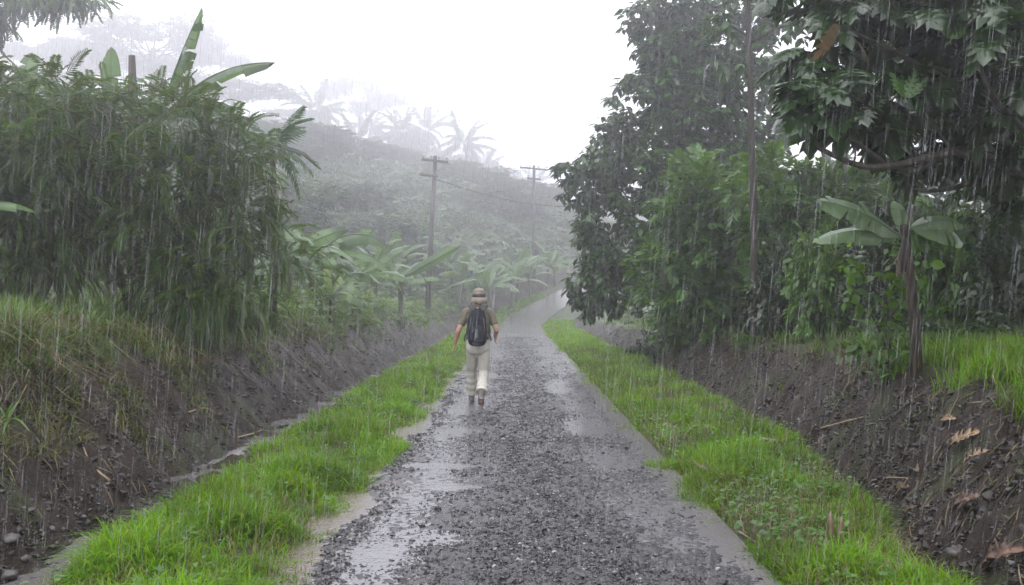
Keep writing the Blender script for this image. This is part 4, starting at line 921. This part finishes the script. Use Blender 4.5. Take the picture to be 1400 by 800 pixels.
# ================================================================== SAPLING, VINES, DEBRIS ON THE RIGHT
X, Y = atx(1212, 10.4), 10.4; b = Vector((X, Y, gz(X, Y))); t = empty('sapling', b, 0, 'thin sapling with bright heart shaped leaves beside the lone banana plant', 'sapling')
stems = [[(0, 0, -.1), (.03, 0, .5), (0, .02, 1.1), (.1, 0, 1.45)], [(0, 0, .4), (-.2, -.05, .8), (-.42, 0, 1.05)], [(0, 0, .7), (.2, -.05, 1.0), (.4, 0, 1.3)], [(0, 0, .25), (-.25, 0, .4), (-.45, .05, .48)], [(0, 0, .9), (-.25, 0, 1.2), (-.4, 0, 1.38)]]
Q = []
for s in stems: limb(t, s, .016, .005, M['bark'], 'stem', 8); Q.append(np.repeat(smooth_path(s, 12)[4:], 4, 0))
P = np.vstack(Q); P = P + rng.normal(0, .07, P.shape); n = len(P); ax = rng.normal(0, .7, (n, 3)); ax[:, 2] -= .25; nr = rng.normal(0, .4, (n, 3)) + [0, -.35, 1]
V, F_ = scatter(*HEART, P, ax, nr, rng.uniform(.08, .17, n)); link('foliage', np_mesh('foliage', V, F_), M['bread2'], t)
P = rng.normal(0, 1, (150, 3)) * [.22, .2, .22] + [.05, 0, .4]; n = len(P); ax = rng.normal(0, .7, (n, 3)); nr = rng.normal(0, .4, (n, 3)) + [0, -.2, 1]
V, F_ = scatter(*NARROW, P, ax, nr, rng.uniform(.1, .2, n)); link('foliage', np_mesh('foliage', V, F_), M['lush'], t)
# withered bundle hanging on a thin vine
a = at(1243, 250, 9.0); b = at(1237, 322, 9.0); c = at(1233, 372, 9.0)
t = empty('withered_bundle', c, 0, 'withered brown leaf bundle hanging on a thin vine before the banana leaves', 'dead leaf')
V, F_ = tube(smooth_path([np.array(a - c), np.array((a - c) * .6 + (b - c) * .4 + Vector((.03, 0, 0))), np.array(b - c)], 8), .007, 5); link('vine', np_mesh('vine', V, F_), M['bark'], t)
V, F_ = tube([np.array(b - c), np.array((b - c) * .75), np.array((b - c) * .4), (0, 0, 0)], [.012, .045, .04, .008], 8, jit=.7); link('bundle', np_mesh('bundle', V, F_), M['bark'], t)

def on_ground(px, py):
    """where the sight line through a pixel meets the ground"""
    y = np.arange(4.3, 40, .01); x = (px - CX_PX) / F_PX * y; z = 1.6 - (py - HY) / F_PX * y
    g = ground_z(x, y); i = int(np.argmax(g >= z)); return Vector((x[i], y[i], g[i]))
def fallen(px, py, L, az, mat, label, curl=.5, tmpl=None, roll=0.):
    p = on_ground(px, py); e = .12
    gx = (gz(p.x + e, p.y) - gz(p.x - e, p.y)) / (2 * e); gy = (gz(p.x, p.y + e) - gz(p.x, p.y - e)) / (2 * e); nrm = Vector((-gx, -gy, 1)).normalized()
    tv, tf = tmpl or t_lobed(6, .2, -.1); L = L * .75; tv = tv.copy(); tv[:, 2] = curl * (tv[:, 0] ** 2 * 3) + .1 * curl * np.sin(tv[:, 1] * 4) + .02 * np.random.default_rng(int(px)).normal(size=len(tv)); tv[:, 1] -= .5
    d = Vector((math.cos(az), math.sin(az), 0)); d = (d - nrm * d.dot(nrm)).normalized()
    V, F_ = scatter(tv, tf, np.zeros((1, 3)), np.array([d]), np.array([nrm + Vector((roll, 0, 0))]), np.array([L]))
    o = link('fallen_leaf', np_mesh('fallen_leaf', V, F_), M[mat], None, p + nrm * .05)
    sf = o.modifiers.new('thickness', 'SOLIDIFY'); sf.thickness = .004
    return tag(o, label, 'fallen leaf', 'fallen leaves on the right bank')
fallen(1322, 604, .42, -.75, 'tanleaf', 'large tan fallen leaf with toothed edge, highest on the bare right bank', .5, t_lobed(6, .2, 0))
fallen(1337, 632, .3, -.6, 'tanleaf', 'pale curled fallen leaf just below the large tan one', .8)
fallen(1325, 692, .36, -.85, 'redleaf', 'reddish brown curled fallen leaf in the middle of the right bank', .7)
fallen(1375, 770, .46, -.8, 'redleaf', 'long jagged brown fallen leaf low on the right bank', .9)
fallen(1258, 648, .2, 1.3, 'deadleaf', 'small upright brown leaf below the tan leaves', 1.5, None, .6)
fallen(1250, 703, .18, -.4, 'redleaf', 'small reddish leaf at the foot of the right bank', 1.0)
fallen(1238, 672, .22, -.9, 'deadleaf', 'brown crumpled leaf beside the pale twig', 1.2)
fallen(1128, 605, .2, .0, 'tanleaf', 'small pale leaf at the edge of grass and bare soil', 1.0)
fallen(1140, 640, .3, .2, 'redleaf', 'dark red leaf half buried where grass meets soil', 1.0)
fallen(1063, 603, .17, 1.2, 'redleaf', 'rust coloured leaf standing up in the verge grass', 1.0, None, .9)
fallen(1300, 578, .22, -1.0, 'tanleaf', 'tan leaf tucked under the grass lip of the right bank', .8)

def stick(label, pxs, r, mat, lift=.02, name='stick', fork=None):
    P = [np.array(on_ground(*q)) + [0, 0, lift] for q in pxs]; o0 = P[0].copy(); P = smooth_path([p - o0 for p in P], 10); G = Geo(); G.add(*tube(P, np.linspace(r, r * .5, 10), 6, jit=.3))
    if fork: G.add(*tube(smooth_path([P[4], np.array(on_ground(*fork)) - o0 + [0, 0, lift + .03]], 5), np.linspace(r * .7, r * .3, 5), 6))
    return tag(link(name, G.mesh(name), M[mat], None, Vector(o0)), label, 'stick')
stick('thin pale stick lying across the dark soil of the right bank', [(1122, 588), (1150, 580), (1180, 572)], .012, 'stick')
stick('pale twig lying below the fallen leaves', [(1190, 660), (1215, 656), (1245, 657)], .009, 'stick')
stick('forked straw coloured stalk lying down the left bank', [(150, 662), (120, 638), (95, 612)], .014, 'stick', .02, 'stick', (108, 605))
stick('thin straw stalk on the left bank above the ditch', [(258, 566), (280, 560), (300, 570)], .01, 'stick')
stick('straw twig at the edge of the ditch water', [(325, 600), (345, 595), (358, 590)], .012, 'stick')
stick('dark rotten branch piece lying in the right verge grass', [(945, 640), (965, 652), (990, 654)], .028, 'log', .07, 'branch_piece', (958, 632))
stick('mossy log lying across the right verge, grey and dark', [(1038, 608), (1065, 612), (1098, 616)], .03, 'log', .06, 'branch_piece')
stick('small light brown stick on the gravel in the middle of the road', [(667, 641), (676, 640), (688, 638)], .02, 'stick', .02)
stick('thin bent straw on the stony middle of the road', [(672, 757), (690, 752), (702, 745)], .006, 'stick', .02)
stick('straw lying on the wet right edge of the road', [(1010, 730), (1028, 742), (1040, 750)], .006, 'stick', .02)
# dark seed stalks standing in the verge grass
t = empty('seed_stalk', on_ground(1134, 758), 0, 'pair of dark brown seed stalks standing in the right verge grass', 'plant')
for dx, h in ((0, .27), (.05, .24)):
    V, F_ = tube([(dx, 0, 0), (dx + .003, 0, h * .5), (dx * 1.3, 0, h * .8), (dx * 1.4, 0, h)], [.005, .013, .014, .004], 7, jit=.4); link('stalk', np_mesh('stalk', V, F_), M['log'], t)
# rocks in the near left corner
for i, (px, py, s, lab) in enumerate([(14, 742, .17, 'grey rock by the ditch at the very corner of the left bank'), (32, 768, .13, 'grey rock in front of the corner rock'), (70, 726, .1, 'grey rock nearest the verge grass below the bank'), (42, 700, .09, 'small grey stone up the foot of the left bank'), (10, 790, .15, 'largest grey rock at the bottom of the left bank'), (95, 742, .07, 'small grey stone touching the verge grass')]):
    V, F_ = t_stone(300 + i, 2); V = V * (1 + .5 * fbm(V[:, :1] * 3 + i, V[:, 1:2] * 3 + V[:, 2:] * 2, 5, 3)); s *= .58; V[:, 2] *= .75; p = on_ground(px, py); o = tag(link('rock', np_mesh('rock', V * s * 1.3, F_, True), M['rock'], None, p + Vector((0, 0, s * .25))), lab, 'rock', 'rocks at the foot of the left bank'); o.rotation_euler = (0, 0, i * 1.7)
V, F_ = t_stone(320, 2); tag(link('rock', np_mesh('rock', V * .12, F_), M['rock'], None, on_ground(1303, 762) + Vector((0, 0, .03))), 'grey rock lying in the ditch below the right bank', 'rock')
V, F_ = t_stone(330, 2); tag(link('asphalt_lump', np_mesh('asphalt_lump', V * [.2, .13, .1], F_), M['stone'], None, on_ground(452, 750) + Vector((0, 0, .02))), 'dark broken asphalt lump at the left edge of the road', 'rubble')
# grass tussocks and leaves on the left bank edge
p = on_ground(100, 450); G = Geo(); nn = 420
az = rng.random(nn) * 2 * PI; ax = np.stack([np.cos(az), np.sin(az), rng.uniform(-.9, .5, nn)], -1); V, F_ = scatter(*t_leaf(.05, .1, .7), rng.normal(0, .05, (nn, 3)), ax, np.tile([[0, 0, 1.]], (nn, 1)), rng.uniform(.15, .34, nn)); 
tag(link('dry_tussock', np_mesh('dry_tussock', V, F_), M['deadleaf'], None, p + Vector((0, 0, .1))), 'round reddish brown tussock of dead grass on the lip of the left bank', 'grass tussock')
p = on_ground(133, 452); V, F_ = scatter(*HEART, np.array([[0, 0, .1], [.05, 0, .06], [-.04, 0, .12]]), np.array([[.8, -.3, .1], [.3, -.8, -.2], [-.3, -.5, .5]]), np.array([[.1, -.6, 1]] * 3), np.array([.17, .12, .15]))
tag(link('weed', np_mesh('weed', V, F_), M['bread2'], None, p), 'broad leaved bright weed beside the brown tussock on the left bank', 'plant')
for i, (px, py, lab) in enumerate([(8, 580, 'green tuft hanging on the left bank at the edge of view'), (75, 480, 'green grass tuft just below the brown tussock'), (1030, 470, 'pale fern tuft at the foot of the slender trunk'), (1130, 462, 'pale fern tuft between slender trunk and sapling'), (905, 425, 'small dark fern under the bushy tree')]):
    p = on_ground(px, py); nn = 26; az = rng.random(nn) * 2 * PI; ax = np.stack([np.cos(az), np.sin(az), rng.uniform(.2, 1.4, nn)], -1); V, F_ = scatter(*(t_frond(11, .22, .07, .8, .3, i) if i > 1 else t_leaf(.06, .1, .6)), rng.normal(0, .02, (nn, 3)), ax, np.tile([[0, 0, 1.]], (nn, 1)) - ax * .2, rng.uniform(.25, .45, nn) * (1 + p.y * .015))
    tag(link('fern' if i > 1 else 'grass_tuft', np_mesh('fern', V, F_), M['lush'], None, p), lab, 'fern' if i > 1 else 'grass tuft')

# ================================================================== PERSON
PX, PY = -.58, 14.65
pz = 0.0
person = empty('person', (PX, PY, pz), 0, 'person walking away up the road in a tan bucket hat, olive shirt and khaki trousers', 'person')
def remeshed(name, G, mat, parent, vox=.006, sm=3):
    o = link(name, G.mesh(name), mat, parent); m = o.modifiers.new('skin', 'REMESH'); m.mode = 'VOXEL'; m.voxel_size = vox; m.use_smooth_shade = True
    s = o.modifiers.new('soft', 'SMOOTH'); s.iterations = sm; s.factor = .5; return o
def limbG(G, pts, rs, n=12, k=14, ry=None, ref=None):
    P = smooth_path(pts, k); t = np.linspace(0, len(pts) - 1, k); R = np.interp(t, range(len(pts)), rs); R2 = None if ry is None else np.interp(t, range(len(pts)), ry)
    G.add(*tube(P, R, n, R2, ref=ref))
def ball(G, c, r, s=(1, 1, 1)):
    bm = bmesh.new(); bmesh.ops.create_icosphere(bm, subdivisions=3, radius=1); bm.verts.ensure_lookup_table()
    V = np.array([v.co[:] for v in bm.verts]) * np.array(s) * r + np.array(c); F_ = np.array([[v.index for v in f.verts] for f in bm.faces]); bm.free(); G.add(V, F_)
# joints (x right, y forward, z up)
SHL, ELL, WRL = (-.185, -.01, 1.40), (-.295, -.07, 1.13), (-.365, .03, .91)
SHR, ELR, WRR = (.185, -.01, 1.40), (.285, -.03, 1.14), (.262, .16, 1.03)
HPL, KNL, ANL = (-.085, 0, .90), (-.105, .20, .50), (-.115, .34, .10)
HPR, KNR, ANR = (.085, 0, .90), (.085, .02, .49), (.062, -.33, .19)
B = Geo()
limbG(B, [(0, 0, .86), (0, -.01, 1.0), (0, 0, 1.2), (0, -.01, 1.36), (0, -.01, 1.45)], [.155, .14, .155, .17, .08], 18, 14, [.1, .09, .105, .1, .06], (1, 0, 0))
limbG(B, [(0, -.01, 1.4), (0, 0, 1.5), (.01, .015, 1.56)], [.062, .056, .056])
ball(B, (.01, .03, 1.635), .105, (.74, .92, 1.1)); ball(B, (.01, .065, 1.575), .06, (.8, .9, .8))
ball(B, (.01, .138, 1.61), .018, (.8, 1.1, 1.3)); ball(B, (-.068, .015, 1.615), .026, (.4, .8, 1.2)); ball(B, (.088, .015, 1.615), .026, (.4, .8, 1.2))
ball(B, (-.022, .118, 1.64), .014); ball(B, (.042, .118, 1.64), .014); ball(B, (.01, .12, 1.572), .02, (1.2, .5, .35))
for sh, el, wr in ((SHL, ELL, WRL), (SHR, ELR, WRR)):
    limbG(B, [(sh[0] * .6, sh[1], sh[2] + .01), sh, tuple((np.array(sh) + el) / 2), el, tuple(np.array(el) * .6 + np.array(wr) * .4), wr], [.05, .056, .05, .04, .04, .027])
def hand(wr, d, side, sgn, curl):
    d = np.array(d, float); d /= np.linalg.norm(d); s = np.array(side, float); s -= d * (s @ d); s /= np.linalg.norm(s); nn = np.cross(d, s) * sgn; w = np.array(wr)
    limbG(B, [w, w + d * .04, w + d * .085], [.026, .036, .036], 10, 6, [.019, .017, .014], s)
    for i, L in enumerate((.066, .076, .071, .056)):
        o = w + d * .075 + s * (i - 1.5) * .0195; a1 = curl; p1 = o + (d * math.cos(a1) + nn * math.sin(a1)) * L * .5; p2 = p1 + (d * math.cos(a1 * 2.2) + nn * math.sin(a1 * 2.2)) * L * .5
        limbG(B, [o, p1, p2], [.0095, .009, .0075], 8, 6)
    o = w + d * .02 - s * .024; limbG(B, [o, o + d * .035 - s * .03 + nn * .01, o + d * .07 - s * .032 + nn * .022], [.013, .011, .009], 8, 6)
hand(WRL, (-.12, .06, -1), (0, -1, .1), 1, .35)
hand(WRR, (-.02, .45, -.85), (0, -.85, -.4), -1, .5)
for hp, kn, an in ((HPL, KNL, ANL), (HPR, KNR, ANR)):
    limbG(B, [hp, tuple((np.array(hp) + kn) / 2), kn, tuple(np.array(kn) * .65 + np.array(an) * .35), an], [.095, .078, .057, .055, .04])
limbG(B, [ANL, (-.117, .38, .05), (-.118, .5, .045)], [.04, .045, .035]); limbG(B, [ANR, (.06, -.33, .1), (.055, -.22, .03)], [.04, .042, .035])
remeshed('body', B, M['skin'], person, .005, 2)
# shirt: torso and two short sleeves
S = Geo()
limbG(S, [(0, 0, .88), (0, -.005, .98), (0, 0, 1.15), (0, -.01, 1.33), (0, -.012, 1.42), (0, -.008, 1.475)], [.168, .156, .166, .182, .155, .072], 24, 24, [.125, .118, .128, .125, .095, .07], (1, 0, 0))
for sh, el in ((SHL, ELL), (SHR, ELR)):
    a, e = np.array(sh), np.array(el); limbG(S, [(sh[0] * .55, sh[1], sh[2] + .02), a, a * .55 + e * .45, a * .3 + e * .7], [.07, .068, .06, .062], 16, 12)
remeshed('shirt', S, M['shirt'], person, .008, 3)
# trousers: loose legs
T = Geo()
limbG(T, [(0, 0, 1.0), (0, 0, .93), (0, -.01, .84), (0, 0, .78)], [.165, .18, .185, .13], 24, 12, [.12, .128, .135, .1], (1, 0, 0))
for hp, kn, an in ((HPL, KNL, ANL), (HPR, KNR, ANR)):
    h, k_, a = map(np.array, (hp, kn, an)); pts = [h, h * .5 + k_ * .5, k_, k_ * .5 + a * .5, a + (k_ - a) * .06]
    P = smooth_path(pts, 40); R = np.interp(np.linspace(0, 4, 40), range(5), [.102, .095, .078, .08, .09]); R = R * (1 + .075 * np.sin(np.linspace(0, 38, 40) + 1.5 * np.sin(np.linspace(0, 9, 40))) * np.linspace(.2, 1, 40)) 
    V, F_ = tube(P, R, 18, R * .95, jit=.02); T.add(V, F_)
remeshed('trousers', T, M['pants'], person, .009, 3)
# shoes
def shoe(an, heel, toe):
    G = Geo(); h, t_ = np.array(heel), np.array(toe); a = np.array(an)
    limbG(G, [h + (h - t_) * .12, h, h * .5 + t_ * .5, t_, t_ + (t_ - h) * .2], [.034, .045, .047, .05, .03], 14, 16, [.035, .042, .042, .034, .022], (1, 0, 0)); limbG(G, [h * .8 + t_ * .2, a, a + [0, 0, .05]], [.05, .046, .045], 14, 8)
    o = remeshed('shoe', G, M['shoe'], person, .006, 2)
    g2 = Geo(); d = (t_ - h); off = np.array([0, 0, -.036]) 
    limbG(g2, [h + (h - t_) * .15 + off, h + off, h * .5 + t_ * .5 + off, t_ + off * .8, t_ + d * .22 + off * .5], [.032, .044, .042, .05, .03], 14, 14, [.013] * 5, (1, 0, 0)); link('sole', g2.mesh('sole'), M['sole'], o)
shoe(ANL, (-.115, .31, .055), (-.12, .47, .06)); shoe(ANR, (.062, -.36, .135), (.057, -.24, .05))
# hat with band and drooping brim, hair under it
Hh = Geo(); hc = np.array([.012, .02, 1.665])
limbG(Hh, [hc + [0, 0, -.035], hc + [0, 0, .03], hc + [0, 0, .085], hc + [0, 0, .108], hc + [0, 0, .115]], [.1, .095, .083, .052, .01], 24, 14, [.113, .108, .096, .058, .01], (1, 0, 0))
hat = link('hat', Hh.mesh('hat'), M['hat'], person)
V = []; nb = 36
for i in range(nb):
    th = i / nb * 2 * PI; wob = .012 * math.sin(3 * th + 1) + .008 * math.sin(5 * th)
    for rr_, dz in ((1.0, -.03), (1.14, -.062), (1.26, -.11 + wob)): V.append(hc + [math.cos(th) * .1 * rr_, math.sin(th) * .113 * rr_, dz - (.02 * (rr_ - 1) * 2 if math.sin(th) < 0 else 0)])
q = [(3 * i + c, 3 * ((i + 1) % nb) + c, 3 * ((i + 1) % nb) + c + 1, 3 * i + c + 1) for i in range(nb) for c in (0, 1)]
br = link('brim', np_mesh('brim', np.array(V), np.array(q)), M['hat'], hat); sf = br.modifiers.new('t', 'SOLIDIFY'); sf.thickness = .005
Gb = Geo(); limbG(Gb, [hc + [0, 0, -.022], hc + [0, 0, .0], hc + [0, 0, .025]], [.1025, .1025, .1005], 24, 6, [.1155, .1155, .1135], (1, 0, 0)); link('band', Gb.mesh('band'), M['band'], hat)
Gh = Geo(); ball(Gh, (.012, -.035, 1.6), .078, (.92, .6, .95)); ball(Gh, (.012, -.045, 1.55), .05, (.95, .5, .8)); remeshed('hair', Gh, M['hair'], person, .008, 2)

# ---- backpack, worn by the person
bp = empty('backpack', (PX, PY, 0), 0, 'dark navy backpack worn by the person in the hat', 'backpack')
K = Geo()
Pk = np.array([(-.005, -.215, .91), (-.005, -.225, .96), (-.005, -.235, 1.1), (-.005, -.225, 1.28), (-.005, -.205, 1.4), (-.005, -.19, 1.46)])
limbG(K, Pk, [.1, .138, .148, .14, .115, .065], 24, 22, [.07, .1, .105, .095, .075, .05], (1, 0, 0)); remeshed('bag', K, M['pack'], bp, .008, 4)
K = Geo(); limbG(K, [(-.005, -.31, .955), (-.005, -.33, 1.0), (-.005, -.335, 1.1), (-.005, -.315, 1.2)], [.09, .125, .13, .1], 20, 14, [.03, .045, .045, .025], (1, 0, 0)); remeshed('pocket', K, M['pack'], bp, .008, 3)
K = Geo(); limbG(K, [(-.005, -.306, 1.24), (-.005, -.296, 1.32), (-.005, -.27, 1.395)], [.012, .07, .05], 16, 10, [.008, .012, .012], (1, 0, 0)); link('panel', K.mesh('panel'), M['packgrey'], bp)
K = Geo(); box(K, (-.005, -.381, 1.09), (.045, .006, .13)); link('panel', K.mesh('panel', False), M['packgrey'], bp)
for sg in (-1, 1):
    P = smooth_path([(sg * .075, -.17, 1.44), (sg * .105, -.1, 1.5), (sg * .115, 0, 1.5), (sg * .125, .1, 1.42), (sg * .135, .145, 1.28), (sg * .165, .09, 1.1), (sg * .15, -.13, 1.0)], 26); V, F_ = tube(P, .028, 8, .008, ref=(1, 0, 0)); link('shoulder_strap', np_mesh('shoulder_strap', V, F_), M['strap'], bp)
    V, F_ = tube(smooth_path([(sg * .155, -.16, 1.12), (sg * .195, -.14, 1.04), (sg * .2, -.12, .97)], 10), .011, 6, .004, ref=(1, 0, 0)); link('loose_strap', np_mesh('loose_strap', V, F_), M['strap'], bp)
    V, F_ = tube(smooth_path([(sg * .1, -.305, 1.02), (sg * .115, -.3, 1.15), (sg * .095, -.29, 1.32)], 10), .008, 6, .004, ref=(1, 0, 0)); link('side_strap', np_mesh('side_strap', V, F_), M['packgrey'], bp)
V, F_ = tube(smooth_path([(-.04, -.2, 1.455), (-.03, -.21, 1.5), (.02, -.21, 1.5), (.03, -.2, 1.455)], 12), .008, 6); link('handle', np_mesh('handle', V, F_), M['strap'], bp)

# ================================================================== RAIN (falling drops through the air)
n = 60000
Yd = 3.2 + 27 * rng.random(n) ** 1.15
Xd = (rng.random(n) - .5) * Yd * 1.25; Zd = 1.6 + (rng.random(n) - .42) * Yd * .75
k = Zd > ground_z(Xd, Yd, False) + .15; Xd, Yd, Zd = Xd[k], Yd[k], Zd[k]; n = len(Xd)
Ld = .05 + .26 * rng.random(n) ** 2; Wd_ = (.0005 + .0012 * rng.random(n) ** 3) * (1 + .04 * Yd)
tv = np.array([(0, 0, 0), (-.5, .5, -.3), (.5, .5, -.3), (0, .5, .55), (0, 1, 0)]); tf = np.array([(0, 2, 1), (0, 3, 2), (0, 1, 3), (4, 1, 2), (4, 2, 3), (4, 3, 1)])
ax = np.stack([.09 + .05 * Xd / Yd + rng.normal(0, .012, n), rng.normal(0, .03, n), np.ones(n)], -1)
V, F_ = scatter(tv, tf, np.stack([Xd, Yd, Zd], -1), ax, np.tile([[0, -1., 0]], (n, 1)), np.stack([Wd_, Ld, Wd_], -1))
ra = link('rain', np_mesh('rain', V, F_), M['rain']); ra['kind'] = 'stuff'

# ================================================================== HAZE
hz = Geo(); box(hz, (0, 155, 32.5), (470, 360, 69)); ho = link('haze', hz.mesh('haze', False)); ho['kind'] = 'stuff'
hm = bpy.data.materials.new('haze'); hm.use_nodes = True; nt = hm.node_tree; nt.nodes.remove(nt.nodes['Principled BSDF'])
pv = nt.nodes.new('ShaderNodeVolumePrincipled'); pv.inputs['Color'].default_value = (.965, .96, .99, 1); pv.inputs['Density'].default_value = .0054; pv.inputs['Anisotropy'].default_value = 0.8
nt.links.new(pv.outputs[0], nt.nodes['Material Output'].inputs['Volume']); ho.data.materials.append(hm)

# ================================================================== LIGHT
w = bpy.data.worlds.new('World'); scene.world = w; w.use_nodes = True; nt = w.node_tree
SUN_EL, SUN_AZ = math.radians(62), math.radians(200)
sky = nt.nodes.new('ShaderNodeTexSky'); sky.sky_type = 'NISHITA'; sky.sun_disc = False; sky.sun_elevation = SUN_EL; sky.sun_rotation = SUN_AZ; sky.dust_density = 6; sky.air_density = 1
hs = nt.nodes.new('ShaderNodeHueSaturation'); hs.inputs['Saturation'].default_value = .12; nt.links.new(sky.outputs[0], hs.inputs['Color'])
mx = nt.nodes.new('ShaderNodeMix'); mx.data_type = 'RGBA'; mx.inputs['Factor'].default_value = .8; mx.inputs['B'].default_value = (16, 15.95, 17.4, 1)
nt.links.new(hs.outputs[0], mx.inputs['A']); bg = nt.nodes['Background']; nt.links.new(mx.outputs['Result'], bg.inputs['Color']); bg.inputs['Strength'].default_value = .13
sd = bpy.data.lights.new('sun', 'SUN'); sd.energy = .8; sd.angle = math.radians(30); sd.color = (1, .98, .95); so = bpy.data.objects.new('sun', sd); COL.objects.link(so)
so.rotation_euler = Vector((math.sin(SUN_AZ) * math.cos(SUN_EL), math.cos(SUN_AZ) * math.cos(SUN_EL), math.sin(SUN_EL))).to_track_quat('Z', 'Y').to_euler(); so.location = (0, -10, 40)

# ================================================================== CAMERA AND RENDER SETTINGS
cd = bpy.data.cameras.new('camera'); cd.sensor_width = 36; cd.lens = F_PX / 1400 * 36; cd.clip_end = 1000; cd.clip_start = .05
cam = bpy.data.objects.new('camera', cd); COL.objects.link(cam); cam.location = (0, 0, 1.6)
cam.rotation_euler = (PI / 2 + math.atan((HY - 400) / F_PX), 0, math.atan((CX_PX - 700) / F_PX)); scene.camera = cam
scene.view_settings.view_transform = 'Standard'; scene.view_settings.look = 'None'; scene.view_settings.exposure = 0.45; scene.view_settings.gamma = 1; scene.view_settings.use_curve_mapping = False
cy = scene.cycles; cy.max_bounces = 12; cy.diffuse_bounces = 3; cy.glossy_bounces = 2; cy.transmission_bounces = 3; cy.volume_bounces = 8; cy.transparent_max_bounces = 12
cy.use_denoising = True; cy.sample_clamp_indirect = 6; cy.caustics_reflective = False; cy.caustics_refractive = False
